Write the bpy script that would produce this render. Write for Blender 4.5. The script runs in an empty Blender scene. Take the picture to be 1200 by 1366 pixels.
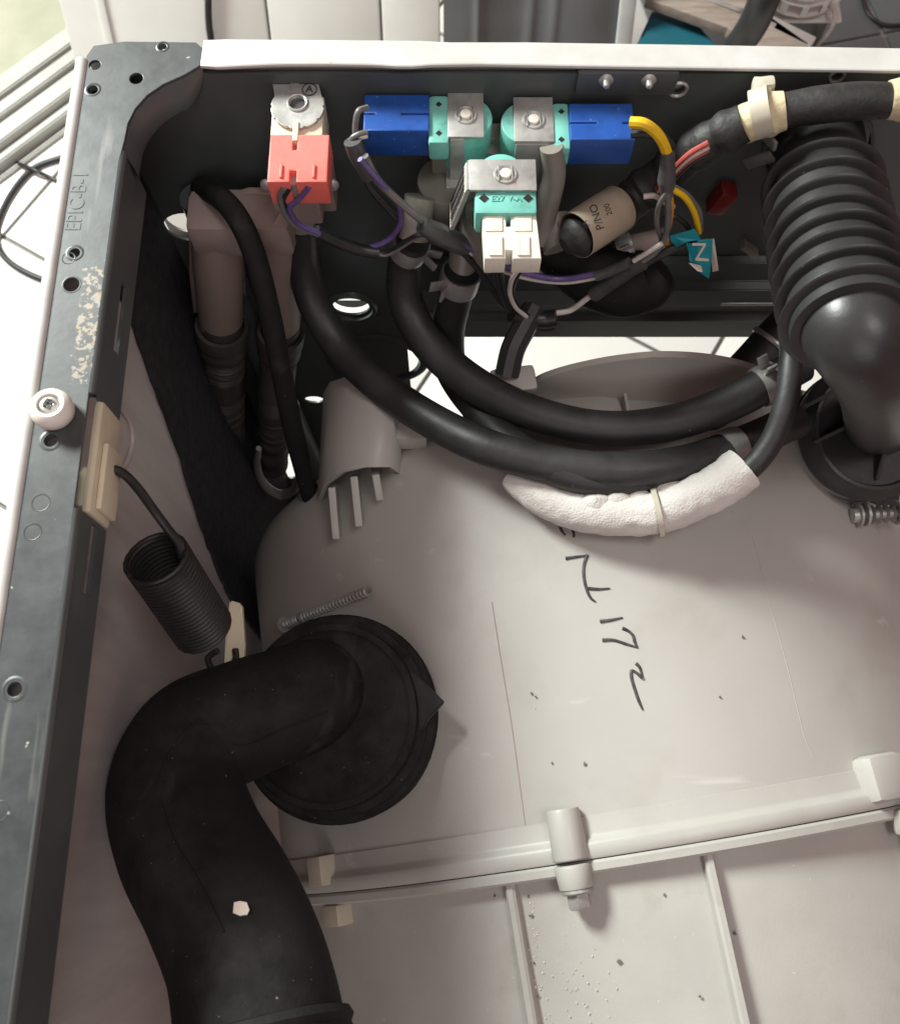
import bpy, bmesh, math, random
from mathutils import Vector, Matrix, noise

random.seed(7)
SC = bpy.context.scene
COL = SC.collection
R = math.radians

# ---------------------------------------------------------------- camera
CAM = Vector((0.1705, -0.331, 0.35))
PITCH = R(72)
FPX, CX, CY = 1250.0, 600.0, 683.0
cd = bpy.data.cameras.new('camera')
cam = bpy.data.objects.new('camera', cd)
COL.objects.link(cam)
cam.location = CAM
cam.rotation_euler = (R(90) - PITCH, 0, 0)
cd.sensor_fit = 'HORIZONTAL'
cd.sensor_width = 36.0
cd.lens = 36.0 * FPX / 1200.0
cd.clip_start = 0.01
cd.clip_end = 50
SC.camera = cam
cd.dof.use_dof = True
cd.dof.focus_distance = 0.50
cd.dof.aperture_fstop = 18

# ---------------------------------------------------------------- light
world = bpy.data.worlds.new('World')
SC.world = world
world.use_nodes = True
bg = world.node_tree.nodes['Background']
bg.inputs[0].default_value = (0.70, 0.44, 0.40, 1)
bg.inputs[1].default_value = 0.40


def area_light(name, loc, target, size, power, col):
    ld = bpy.data.lights.new(name, 'AREA')
    ld.shape = 'RECTANGLE'
    ld.size, ld.size_y = size
    ld.energy = power
    ld.color = col
    o = bpy.data.objects.new(name, ld)
    COL.objects.link(o)
    o.location = loc
    o.rotation_euler = (Vector(target) - Vector(loc)).to_track_quat('-Z', 'Y').to_euler()
    return o


# daylight from the open terrace door on the left
area_light('terrace_door_light', (-1.12, 0.93, 1.02), (0.25, -0.2, -0.15), (0.55, 0.55), 98, (0.95, 1.0, 0.945))
# soft light off the white ceiling of the room
area_light('ceiling_light', (0.72, -0.42, 1.9), (0.3, -0.2, 0.0), (0.6, 0.45), 10, (1.0, 0.98, 0.95))

# added soft fill from behind the camera, lifting the dark back panel
area_light('front_fill', (0.1, -1.9, 1.25), (0.25, 0.0, -0.05), (1.4, 1.1), 8, (0.98, 1.0, 1.0))

SC.view_settings.view_transform = 'Standard'
SC.view_settings.look = 'None'
SC.view_settings.exposure = 0.08
SC.view_settings.gamma = 1.0
SC.cycles.use_denoising = True
SC.cycles.max_bounces = 8


# ---------------------------------------------------------------- pixel -> place helpers
RIGHT = Vector((1, 0, 0))
UP = Vector((0, math.sin(PITCH), math.cos(PITCH)))
FWD = Vector((0, math.cos(PITCH), -math.sin(PITCH)))


def ray(px, py):
    return RIGHT * ((px - CX) / FPX) + UP * ((CY - py) / FPX) + FWD


def at(px, py, y=None, z=None):
    d = ray(px, py)
    t = (y - CAM.y) / d.y if y is not None else (z - CAM.z) / d.z
    return CAM + d * t


# tub frame: the tub hangs a little turned in the cabinet
TYAW = R(9)
TA = Vector((math.sin(TYAW), -math.cos(TYAW), 0))     # axis, towards the front
TU = Vector((math.cos(TYAW), math.sin(TYAW), 0))      # sideways
TZ = Vector((0, 0, 1))
TC = Vector((0.257, -0.075, -0.395))
TR = 0.25


def tubp(theta, s, r=TR):
    return TC + TA * s + TU * (r * math.sin(theta)) + TZ * (r * math.cos(theta))


def on_tub(px, py, off=0.0, r=TR):
    d = ray(px, py)
    o = CAM - TC
    rr = r + off
    ox, oz, dx, dz = o.dot(TU), o.z, d.dot(TU), d.z
    a = dx * dx + dz * dz
    b = 2 * (ox * dx + oz * dz)
    c = ox * ox + oz * oz - rr * rr
    q = b * b - 4 * a * c
    if q < 0:
        t = -b / (2 * a)
    else:
        t = (-b - math.sqrt(q)) / (2 * a)
    return CAM + d * t


def tub_coords(p):
    o = p - TC
    return math.atan2(o.dot(TU), o.z), o.dot(TA)


# ---------------------------------------------------------------- materials
MATS = {}


def mat(name, c1, c2=None, rough=0.5, metal=0.0, scale=40, spec=0.5, speck=None, speck_scale=300, speck_cut=0.72,
        bump=0.0, bump_scale=200, rough_var=0.1, stretch=None, trans=0.0, sss=0.0, wear=None, coat=0.0, dust=None, scuff=None, stain=None):
    if name in MATS:
        return MATS[name]
    m = bpy.data.materials.new(name)
    m.use_nodes = True
    nt = m.node_tree
    N, L = nt.nodes, nt.links
    b = N['Principled BSDF']
    b.inputs['Metallic'].default_value = metal
    b.inputs['Specular IOR Level'].default_value = spec
    b.inputs['Coat Weight'].default_value = coat
    if trans:
        b.inputs['Transmission Weight'].default_value = trans
    if sss:
        b.inputs['Subsurface Weight'].default_value = sss
        b.inputs['Subsurface Radius'].default_value = (0.004, 0.004, 0.004)
    tc = N.new('ShaderNodeTexCoord')
    vec = tc.outputs['Object']
    if stretch:
        mp = N.new('ShaderNodeMapping')
        mp.inputs['Scale'].default_value = stretch
        L.new(vec, mp.inputs['Vector'])
        vec = mp.outputs['Vector']
    c2 = c2 or tuple(v * 0.8 for v in c1)
    nz = N.new('ShaderNodeTexNoise')
    nz.inputs['Scale'].default_value = scale
    nz.inputs['Detail'].default_value = 6
    nz.inputs['Roughness'].default_value = 0.6
    L.new(vec, nz.inputs['Vector'])
    rp = N.new('ShaderNodeValToRGB')
    rp.color_ramp.elements[0].position = 0.35
    rp.color_ramp.elements[1].position = 0.68
    rp.color_ramp.elements[0].color = (*c2, 1)
    rp.color_ramp.elements[1].color = (*c1, 1)
    L.new(nz.outputs['Fac'], rp.inputs['Fac'])
    colr = rp.outputs['Color']
    if speck:
        n2 = N.new('ShaderNodeTexNoise')
        n2.inputs['Scale'].default_value = speck_scale
        n2.inputs['Detail'].default_value = 2
        L.new(tc.outputs['Object'], n2.inputs['Vector'])
        r2 = N.new('ShaderNodeValToRGB')
        r2.color_ramp.elements[0].position = speck_cut
        r2.color_ramp.elements[1].position = min(1, speck_cut + 0.03)
        L.new(n2.outputs['Fac'], r2.inputs['Fac'])
        mx = N.new('ShaderNodeMix')
        mx.data_type = 'RGBA'
        L.new(r2.outputs['Color'], mx.inputs[0])
        L.new(colr, mx.inputs[6])
        mx.inputs[7].default_value = (*speck, 1)
        colr = mx.outputs[2]
    def blend(fac, col):
        nonlocal colr
        mx = N.new('ShaderNodeMix')
        mx.data_type = 'RGBA'
        L.new(fac, mx.inputs[0])
        L.new(colr, mx.inputs[6])
        mx.inputs[7].default_value = (*col, 1)
        colr = mx.outputs[2]

    def cut_noise(sc, lo, hi, amount, strch=None, detail=5):
        v_ = tc.outputs['Object']
        if strch:
            mp2 = N.new('ShaderNodeMapping')
            mp2.inputs['Scale'].default_value = strch[0]
            mp2.inputs['Rotation'].default_value = strch[1]
            L.new(v_, mp2.inputs['Vector'])
            v_ = mp2.outputs['Vector']
        n_ = N.new('ShaderNodeTexNoise')
        n_.inputs['Scale'].default_value = sc
        n_.inputs['Detail'].default_value = detail
        n_.inputs['Roughness'].default_value = 0.62
        L.new(v_, n_.inputs['Vector'])
        m_ = N.new('ShaderNodeMapRange')
        m_.inputs['From Min'].default_value = lo
        m_.inputs['From Max'].default_value = hi
        m_.inputs['To Max'].default_value = amount
        L.new(n_.outputs['Fac'], m_.inputs['Value'])
        return m_.outputs[0]
    if stain:
        col_, sc_, lo_, hi_, am_ = stain
        blend(cut_noise(sc_, lo_, hi_, am_), col_)
    if scuff:
        col_, sc_, lo_, hi_, am_, strch_ = scuff
        blend(cut_noise(sc_, lo_, hi_, am_, strch_, 3), col_)
    if dust:
        col_, am_ = dust
        gm = N.new('ShaderNodeNewGeometry')
        sz = N.new('ShaderNodeSeparateXYZ')
        L.new(gm.outputs['Normal'], sz.inputs[0])
        mz = N.new('ShaderNodeMapRange')
        mz.inputs['From Min'].default_value = 0.35
        L.new(sz.outputs[2], mz.inputs['Value'])
        mu = N.new('ShaderNodeMath')
        mu.operation = 'MULTIPLY'
        L.new(mz.outputs[0], mu.inputs[0])
        L.new(cut_noise(55, 0.36, 0.72, am_), mu.inputs[1])
        blend(mu.outputs[0], col_)
    if wear:
        # worn patches with an outline of their own: noise cut, kept to a box of the surface
        (x0, x1, y0, y1, wc, wscale, cut) = wear
        sp = N.new('ShaderNodeSeparateXYZ')
        L.new(tc.outputs['Object'], sp.inputs[0])

        def rng(sock, a, b_, e):
            m1 = N.new('ShaderNodeMapRange')
            m1.inputs['From Min'].default_value = a - e
            m1.inputs['From Max'].default_value = a + e
            L.new(sock, m1.inputs['Value'])
            m2 = N.new('ShaderNodeMapRange')
            m2.inputs['From Min'].default_value = b_ + e
            m2.inputs['From Max'].default_value = b_ - e
            L.new(sock, m2.inputs['Value'])
            mm = N.new('ShaderNodeMath')
            mm.operation = 'MULTIPLY'
            L.new(m1.outputs[0], mm.inputs[0])
            L.new(m2.outputs[0], mm.inputs[1])
            return mm.outputs[0]
        fx, fy = rng(sp.outputs[0], x0, x1, 0.006), rng(sp.outputs[1], y0, y1, 0.02)
        fm = N.new('ShaderNodeMath')
        fm.operation = 'MULTIPLY'
        L.new(fx, fm.inputs[0])
        L.new(fy, fm.inputs[1])
        n3 = N.new('ShaderNodeTexNoise')
        n3.inputs['Scale'].default_value = wscale
        n3.inputs['Detail'].default_value = 5
        n3.inputs['Roughness'].default_value = 0.65
        L.new(tc.outputs['Object'], n3.inputs['Vector'])
        ml = N.new('ShaderNodeMath')
        ml.operation = 'MULTIPLY'
        L.new(n3.outputs['Fac'], ml.inputs[0])
        L.new(fm.outputs[0], ml.inputs[1])
        r3 = N.new('ShaderNodeValToRGB')
        r3.color_ramp.elements[0].position = cut
        r3.color_ramp.elements[1].position = cut + 0.015
        L.new(ml.outputs[0], r3.inputs['Fac'])
        n4 = N.new('ShaderNodeTexNoise')
        n4.inputs['Scale'].default_value = 130
        L.new(tc.outputs['Object'], n4.inputs['Vector'])
        r4 = N.new('ShaderNodeValToRGB')
        r4.color_ramp.elements[0].position = 0.42
        r4.color_ramp.elements[1].position = 0.58
        r4.color_ramp.elements[0].color = (wc[0], wc[1], wc[2], 1)
        r4.color_ramp.elements[1].color = (wc[0] * 0.9, wc[1] * 1.05, wc[2] * 1.3, 1)
        L.new(n4.outputs['Fac'], r4.inputs['Fac'])
        mx = N.new('ShaderNodeMix')
        mx.data_type = 'RGBA'
        L.new(r3.outputs['Color'], mx.inputs[0])
        L.new(colr, mx.inputs[6])
        L.new(r4.outputs['Color'], mx.inputs[7])
        colr = mx.outputs[2]
    L.new(colr, b.inputs['Base Color'])
    mr = N.new('ShaderNodeMapRange')
    mr.inputs['To Min'].default_value = max(0.02, rough - rough_var)
    mr.inputs['To Max'].default_value = min(1, rough + rough_var)
    L.new(nz.outputs['Fac'], mr.inputs['Value'])
    L.new(mr.outputs[0], b.inputs['Roughness'])
    if bump:
        n5 = N.new('ShaderNodeTexNoise')
        n5.inputs['Scale'].default_value = bump_scale
        n5.inputs['Detail'].default_value = 4
        L.new(vec, n5.inputs['Vector'])
        bp = N.new('ShaderNodeBump')
        bp.inputs['Strength'].default_value = bump
        bp.inputs['Distance'].default_value = 0.002
        L.new(n5.outputs['Fac'], bp.inputs['Height'])
        L.new(bp.outputs['Normal'], b.inputs['Normal'])
    MATS[name] = m
    return m


M_RUBBER = mat('black_rubber', dust=((0.085, 0.08, 0.076), 0.25), c1=(0.026, 0.026, 0.027), c2=(0.017, 0.017, 0.018), rough=0.5, scale=60, speck=(0.12, 0.115, 0.11),
               speck_scale=260, speck_cut=0.745, bump=0.08, bump_scale=350)
M_RUBBER_MATT = mat('matt_dusty_rubber', scuff=((0.055, 0.05, 0.048), 40, 0.6, 0.72, 0.5, ((1.0, 0.25, 1.0), (0.3, 0.2, 0.5))), dust=((0.075, 0.068, 0.065), 0.34), c1=(0.013, 0.0125, 0.0125), c2=(0.008, 0.008, 0.008), rough=0.8, scale=35, speck=(0.22, 0.2, 0.19),
                    speck_scale=520, speck_cut=0.745, bump=0.12, bump_scale=500, spec=0.22)
M_BELLOWS = mat('ribbed_rubber', (0.034, 0.034, 0.035), (0.022, 0.022, 0.023), rough=0.38, rough_var=0.07, scale=30, speck=(0.2, 0.2, 0.19),
                speck_scale=380, speck_cut=0.765, bump=0.06, bump_scale=260)
M_TUB = mat('tub_plastic', (0.43, 0.418, 0.393), (0.395, 0.382, 0.358), rough=0.42, scale=9, stain=((0.30, 0.275, 0.24), 16, 0.56, 0.78, 0.45), scuff=((0.56, 0.55, 0.53), 60, 0.66, 0.72, 0.5, ((0.08, 1.0, 1.0), (0, 0, 1.3))), speck=(0.22, 0.2, 0.17),
            speck_scale=240, speck_cut=0.785, bump=0.035, bump_scale=700, spec=0.4)
M_TUBF = mat('tub_front_plastic', (0.42, 0.41, 0.38), (0.365, 0.356, 0.33), rough=0.5, scale=14, stain=((0.27, 0.25, 0.215), 22, 0.56, 0.78, 0.5), speck=(0.55, 0.54, 0.51),
             speck_scale=520, speck_cut=0.745, bump=0.05, bump_scale=700, spec=0.4)
M_PAINT = mat('dark_painted_steel', (0.082, 0.094, 0.094), (0.064, 0.074, 0.075), rough=0.4, scale=25, speck=(0.12, 0.12, 0.12),
              speck_scale=300, speck_cut=0.775, bump=0.02, bump_scale=90)
M_RAIL = mat('worn_rail_paint', scuff=((0.20, 0.20, 0.19), 90, 0.64, 0.72, 0.55, ((1.0, 0.1, 1.0), (0, 0, 0.12))), stain=((0.03, 0.032, 0.033), 40, 0.55, 0.75, 0.6), c1=(0.062, 0.07, 0.073), c2=(0.042, 0.048, 0.05), rough=0.4, scale=70, speck=(0.45, 0.44, 0.4),
             speck_scale=260, speck_cut=0.745, bump=0.03, bump_scale=160, wear=(0.009, 0.03, -0.178, -0.09, (0.30, 0.235, 0.165), 300, 0.52))
M_WHITE = mat('white_enamel', (0.56, 0.555, 0.54), (0.49, 0.485, 0.465), rough=0.38, scale=60, speck=(0.42, 0.38, 0.3),
              speck_scale=160, speck_cut=0.77)
M_SIDE = mat('bare_side_panel', (0.56, 0.52, 0.51), (0.45, 0.415, 0.41), rough=0.5, scale=22, stretch=(1, 3, 0.35), bump=0.03)
M_CLIP = mat('beige_clip_plastic', (0.46, 0.41, 0.32), (0.40, 0.35, 0.27), rough=0.5, scale=30)
M_CORR = mat('corrugated_pipe', (0.075, 0.066, 0.062), (0.05, 0.044, 0.042), rough=0.5, scale=40)
M_BLACK_SHEET = mat('matt_black_sheet', (0.045, 0.045, 0.05), (0.025, 0.025, 0.028), rough=0.95, scale=160, bump=0.6, bump_scale=500, spec=0.15)
M_ZINC = mat('zinc_plated_steel', (0.52, 0.52, 0.50), (0.38, 0.38, 0.365), stain=((0.22, 0.21, 0.19), 130, 0.54, 0.76, 0.6), rough=0.42, metal=0.5, scale=80, bump=0.03)
M_CLAMP = mat('spring_clamp_steel', (0.42, 0.42, 0.41), (0.30, 0.30, 0.29), rough=0.36, metal=0.5, scale=90)
M_TEAL = mat('teal_coil_plastic', (0.19, 0.53, 0.46), (0.15, 0.44, 0.38), rough=0.42, scale=60, bump=0.05, stain=((0.07, 0.20, 0.17), 110, 0.54, 0.75, 0.6))
M_BLUE = mat('blue_plug_plastic', (0.015, 0.085, 0.36), (0.012, 0.065, 0.29), rough=0.38, scale=50, speck=(0.08, 0.2, 0.5), speck_scale=420, speck_cut=0.70, stain=((0.012, 0.03, 0.11), 90, 0.55, 0.78, 0.6))
M_RED = mat('red_plug_plastic', (0.84, 0.19, 0.16), (0.74, 0.14, 0.115), rough=0.42, scale=40, stain=((0.42, 0.09, 0.07), 90, 0.56, 0.8, 0.5))
M_CREAM = mat('cream_plastic', (0.70, 0.64, 0.48), (0.62, 0.56, 0.42), rough=0.45, scale=40)
M_PLUGW = mat('milky_plug_plastic', (0.74, 0.71, 0.62), (0.66, 0.63, 0.55), rough=0.42, scale=40, sss=0.15, stain=((0.48, 0.44, 0.34), 100, 0.54, 0.78, 0.6))
M_VBODY = mat('grey_valve_plastic', (0.21, 0.20, 0.175), (0.165, 0.155, 0.135), rough=0.4, scale=30)
M_PINK = mat('brown_and_shaded_plastic', (0.34, 0.27, 0.25), (0.28, 0.22, 0.20), rough=0.5, scale=20)  # own brown of the valve base; tub plastic's shade on the hose holder
M_WIRE_G = mat('grey_wire', (0.16, 0.155, 0.15), (0.11, 0.11, 0.105), rough=0.4, scale=120)
M_WIRE_K = mat('black_wire', (0.022, 0.022, 0.024), (0.014, 0.014, 0.015), rough=0.4, scale=120)
M_WIRE_V = mat('violet_wire', (0.13, 0.09, 0.26), (0.09, 0.06, 0.19), rough=0.4, scale=120)
M_WIRE_W = mat('white_wire', (0.62, 0.58, 0.54), (0.5, 0.46, 0.43), rough=0.4, scale=120)
M_WIRE_Y = mat('yellow_wire', (0.78, 0.50, 0.01), (0.68, 0.42, 0.01), rough=0.4, scale=120)
M_WIRE_O = mat('orange_wire', (0.62, 0.27, 0.02), (0.5, 0.2, 0.02), rough=0.4, scale=120)
M_WIRE_R = mat('red_wire', (0.45, 0.09, 0.07), (0.3, 0.05, 0.04), rough=0.4, scale=120)
M_TAPE = mat('black_cloth_tape', (0.028, 0.027, 0.026), (0.012, 0.012, 0.012), rough=0.6, scale=120, bump=0.5, bump_scale=140)
M_SLEEVE = mat('grey_shrink_sleeve', (0.09, 0.09, 0.09), (0.05, 0.05, 0.05), rough=0.4, scale=60, bump=0.1)
M_CTAPE = mat('cream_masking_tape', (0.66, 0.58, 0.38), (0.54, 0.46, 0.29), rough=0.65, scale=70, bump=0.5, bump_scale=180)
M_TIE = mat('clear_cable_tie', (0.55, 0.52, 0.42), (0.45, 0.42, 0.34), rough=0.3, scale=60)
M_FELTW = mat('white_felt', (0.66, 0.64, 0.61), (0.56, 0.535, 0.51), rough=0.95, scale=45, bump=0.4, bump_scale=900, stain=((0.40, 0.35, 0.31), 60, 0.55, 0.78, 0.5), spec=0.15)
M_PAPER = mat('brown_paper_label', (0.36, 0.30, 0.225), (0.30, 0.245, 0.18), rough=0.7, scale=40)
M_TEALP = mat('teal_paper_tag', (0.015, 0.29, 0.36), (0.01, 0.24, 0.30), rough=0.35, scale=60)
M_TAGW = mat('tag_white', (0.72, 0.66, 0.58), (0.64, 0.58, 0.50), rough=0.5, scale=60)
M_INK = mat('black_ink', (0.012, 0.012, 0.012), (0.03, 0.03, 0.03), rough=0.6, scale=400)
M_MARK = mat('faded_marker', (0.016, 0.016, 0.018), (0.085, 0.083, 0.08), rough=0.6, scale=320)
M_NYLON = mat('white_nylon', (0.76, 0.73, 0.68), (0.70, 0.66, 0.60), rough=0.35, scale=40, sss=0.1)
M_SPRING = mat('black_spring_steel', (0.022, 0.021, 0.02), (0.012, 0.012, 0.012), rough=0.45, scale=60)
M_TILE = mat('white_floor_tile', (0.70, 0.69, 0.66), (0.64, 0.63, 0.60), rough=0.25, scale=4)
M_GROUT = mat('grey_grout', (0.28, 0.27, 0.25), (0.22, 0.21, 0.2), rough=0.9, scale=60)
M_DTILE = mat('dark_floor_tile', (0.15, 0.165, 0.17), (0.12, 0.132, 0.137), rough=0.4, scale=5)
M_PVC = mat('white_pvc', (0.74, 0.74, 0.70), (0.68, 0.68, 0.64), rough=0.35, scale=12)
M_SILL = mat('grey_white_sill', (0.50, 0.50, 0.47), (0.42, 0.42, 0.39), rough=0.45, scale=12)
M_TERR = mat('pale_terrace_stone', (0.44, 0.43, 0.34), (0.33, 0.335, 0.25), rough=0.85, scale=7, bump=0.2)
M_DGREY = mat('dark_grey_foil', (0.12, 0.123, 0.125), (0.085, 0.087, 0.09), rough=0.32, scale=8)
M_LGREY = mat('light_grey_trim', (0.48, 0.49, 0.48), (0.4, 0.41, 0.4), rough=0.4, scale=20)
M_TEALB = mat('petrol_blue_plastic', (0.012, 0.10, 0.135), (0.01, 0.08, 0.11), rough=0.4, scale=10)
M_WOOD = mat('grey_brown_wood', (0.30, 0.25, 0.21), (0.2, 0.165, 0.14), rough=0.6, scale=25, stretch=(1, 8, 8))
M_ALU = mat('brushed_aluminium', (0.6, 0.59, 0.57), (0.5, 0.49, 0.47), rough=0.4, metal=0.7, scale=40)
M_BASK = mat('white_basket_plastic', (0.70, 0.70, 0.67), (0.62, 0.62, 0.6), rough=0.4, scale=15)
M_REDD = mat('dark_red_plastic', (0.22, 0.02, 0.018), (0.14, 0.012, 0.012), rough=0.4, scale=40)


# ---------------------------------------------------------------- mesh helpers
class MB:
    def __init__(self):
        self.v, self.f = [], []

    def raw(self, v, f):
        n = len(self.v)
        self.v += [Vector(p) for p in v]
        self.f += [tuple(i + n for i in q) for q in f]
        return self

    def bm(self, b):
        b.verts.ensure_lookup_table()
        b.verts.index_update()
        self.raw([x.co.copy() for x in b.verts], [[x.index for x in q.verts] for q in b.faces])
        b.free()
        return self

    def box(self, c, size, bev=0.0, rot=None, seg=2):
        b = bmesh.new()
        bmesh.ops.create_cube(b, size=1.0)
        for x in b.verts:
            x.co = Vector((x.co.x * size[0], x.co.y * size[1], x.co.z * size[2]))
        if bev > 0:
            bmesh.ops.bevel(b, geom=list(b.edges), offset=min(bev, min(size) * 0.45), segments=seg, affect='EDGES', profile=0.6)
        for x in b.verts:
            if rot:
                x.co = rot @ x.co
            x.co = x.co + Vector(c)
        return self.bm(b)

    def box2(self, a, b_, bev=0.0):
        a, b_ = Vector(a), Vector(b_)
        return self.box((a + b_) / 2, [abs(q) for q in (b_ - a)], bev)

    def bar(self, p0, p1, w, h, up=(0, 0, 1), bev=0.0):
        p0, p1 = Vector(p0), Vector(p1)
        d = p1 - p0
        x = d.normalized()
        y = Vector(up).cross(x).normalized()
        z = x.cross(y)
        rot = Matrix((x, y, z)).transposed()
        return self.box((p0 + p1) / 2, (d.length, w, h), bev, rot)

    def lathe(self, prof, origin, axis, seg=40, closed=False, cap=False, a0=0, a1=math.tau, ref=None):
        ax = Vector(axis).normalized()
        u = Vector(ref) if ref else ax.orthogonal()
        u = (u - ax * u.dot(ax)).normalized()
        w = ax.cross(u)
        full = abs(a1 - a0 - math.tau) < 1e-6
        n = seg if full else seg + 1
        V, F = [], []
        for (h, r) in prof:
            for i in range(n):
                t = a0 + (a1 - a0) * i / seg
                V.append(Vector(origin) + ax * h + (u * math.cos(t) + w * math.sin(t)) * r)
        m = len(prof)
        for j in range(m if closed else m - 1):
            for i in range(seg):
                a, b_ = j * n + i, j * n + (i + 1) % n
                c, d = ((j + 1) % m) * n + (i + 1) % n, ((j + 1) % m) * n + i
                F.append((a, b_, c, d))
        if cap and full:
            F.append(tuple(range(n - 1, -1, -1)))
            F.append(tuple(range((m - 1) * n, m * n)))
        return self.raw(V, F)

    def cyl(self, p0, p1, r, seg=24, r2=None, bev=0.0):
        p0, p1 = Vector(p0), Vector(p1)
        h = (p1 - p0).length
        r2 = r if r2 is None else r2
        if bev:
            prof = [(0, r - bev), (bev * 0.3, r - bev * 0.3), (bev, r), (h - bev, r2), (h - bev * 0.3, r2 - bev * 0.3), (h, r2 - bev)]
        else:
            prof = [(0, r), (h, r2)]
        return self.lathe(prof, p0, p1 - p0, seg, cap=True)

    def prism(self, poly, d, bev=0.0):
        """poly: 3-D outline, d: extrusion vector"""
        n = len(poly)
        V = [Vector(p) for p in poly] + [Vector(p) + Vector(d) for p in poly]
        F = [tuple(range(n - 1, -1, -1)), tuple(range(n, 2 * n))]
        for i in range(n):
            j = (i + 1) % n
            F.append((i, j, n + j, n + i))
        if not bev:
            return self.raw(V, F)
        b = bmesh.new()
        vs = [b.verts.new(p) for p in V]
        for q in F:
            b.faces.new([vs[i] for i in q])
        bmesh.ops.recalc_face_normals(b, faces=list(b.faces))
        bmesh.ops.bevel(b, geom=list(b.edges), offset=bev, segments=2, affect='EDGES')
        return self.bm(b)

    def tube(self, pts, rad, seg=20, per=8, cap=True, rfun=None, smooth=True, flat=1.0):
        P, Rr = path(pts, rad, per) if smooth else ([Vector(p) for p in pts], rad if isinstance(rad, list) else [rad] * len(pts))
        n = len(P)
        if rfun:
            L = [0]
            for i in range(1, n):
                L.append(L[-1] + (P[i] - P[i - 1]).length)
            Rr = [rfun(L[i], L[-1], Rr[i]) for i in range(n)]
        T = [(P[min(i + 1, n - 1)] - P[max(i - 1, 0)]).normalized() for i in range(n)]
        u = T[0].orthogonal().normalized()
        V, F = [], []
        for i in range(n):
            u = (u - T[i] * u.dot(T[i])).normalized()
            w = T[i].cross(u)
            for k in range(seg):
                a = math.tau * k / seg
                V.append(P[i] + (u * math.cos(a) + w * math.sin(a) * flat) * Rr[i])
        for i in range(n - 1):
            for k in range(seg):
                F.append((i * seg + k, i * seg + (k + 1) % seg, (i + 1) * seg + (k + 1) % seg, (i + 1) * seg + k))
        if cap:
            F.append(tuple(range(seg - 1, -1, -1)))
            F.append(tuple(range((n - 1) * seg, n * seg)))
        return self.raw(V, F)


def path(pts, rad, per=8):
    pts = [Vector(p) for p in pts]
    n = len(pts)
    rad = rad if isinstance(rad, (list, tuple)) else [rad] * n
    P, Rr = [], []
    for i in range(n - 1):
        p0 = pts[i - 1] if i > 0 else pts[i] * 2 - pts[i + 1]
        p1, p2 = pts[i], pts[i + 1]
        p3 = pts[i + 2] if i + 2 < n else pts[i + 1] * 2 - pts[i]
        for k in range(per):
            t = k / per
            P.append(0.5 * ((2 * p1) + (p2 - p0) * t + (2 * p0 - 5 * p1 + 4 * p2 - p3) * t * t + (3 * p1 - p0 - 3 * p2 + p3) * t ** 3))
            Rr.append(rad[i] + (rad[i + 1] - rad[i]) * t)
    P.append(pts[-1])
    Rr.append(rad[-1])
    return P, Rr


def tag(o, label=None, cat=None, group=None, kind=None):
    if label:
        o['label'] = label
    if cat:
        o['category'] = cat
    if group:
        o['group'] = group
    if kind:
        o['kind'] = kind
    return o


def thing(name, loc, label, cat, group=None):
    o = bpy.data.objects.new(name, None)
    o.empty_display_size = 0.02
    COL.objects.link(o)
    o.location = loc
    o['_root'] = 1
    return tag(o, label, cat, group)


def add(name, mb, m, parent=None, label=None, cat=None, group=None, kind=None, smooth=True, angle=38):
    me = bpy.data.meshes.new(name)
    V = mb.v
    off = Vector((0, 0, 0))
    if parent is None:
        xs = [p.x for p in V]; ys = [p.y for p in V]; zs = [p.z for p in V]
        off = Vector(((min(xs) + max(xs)) / 2, (min(ys) + max(ys)) / 2, min(zs)))
    me.from_pydata([tuple(p - off) for p in V], [], mb.f)
    b = bmesh.new()
    b.from_mesh(me)
    bmesh.ops.recalc_face_normals(b, faces=list(b.faces))
    b.to_mesh(me)
    b.free()
    if smooth:
        for p in me.polygons:
            p.use_smooth = True
        me.set_sharp_from_angle(angle=R(angle))
    me.materials.append(m)
    o = bpy.data.objects.new(name, me)
    COL.objects.link(o)
    o.location = off
    if parent is not None:
        o.parent = parent
        if parent.get('_root') or parent.parent is None:
            o.matrix_parent_inverse = Matrix.Translation(parent.location).inverted()
    return tag(o, label, cat, group, kind)


def plate(outline, holes, thick, to3d, bev=0.0):
    """flat sheet with holes: 2-D outlines, thickness, mapping (u, v, w) -> world"""
    cu = bpy.data.curves.new('outline', 'CURVE')
    cu.dimensions = '2D'
    cu.fill_mode = 'BOTH'
    cu.extrude = thick / 2 - bev
    cu.bevel_depth = bev
    cu.bevel_resolution = 1
    for pl in [outline] + holes:
        s = cu.splines.new('POLY')
        s.points.add(len(pl) - 1)
        for i, p in enumerate(pl):
            s.points[i].co = (p[0], p[1], 0, 1)
        s.use_cyclic_u = True
    o = bpy.data.objects.new('outline', cu)
    COL.objects.link(o)
    dg = bpy.context.evaluated_depsgraph_get()
    me = bpy.data.meshes.new_from_object(o.evaluated_get(dg))
    mb = MB().raw([to3d(v.co.x, v.co.y, v.co.z) for v in me.vertices], [tuple(p.vertices) for p in me.polygons])
    bpy.data.objects.remove(o)
    bpy.data.curves.remove(cu)
    bpy.data.meshes.remove(me)
    return mb


def circ(x, y, r, n=20, ry=None):
    ry = ry or r
    return [(x + r * math.cos(math.tau * i / n), y + ry * math.sin(math.tau * i / n)) for i in range(n)]


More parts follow.
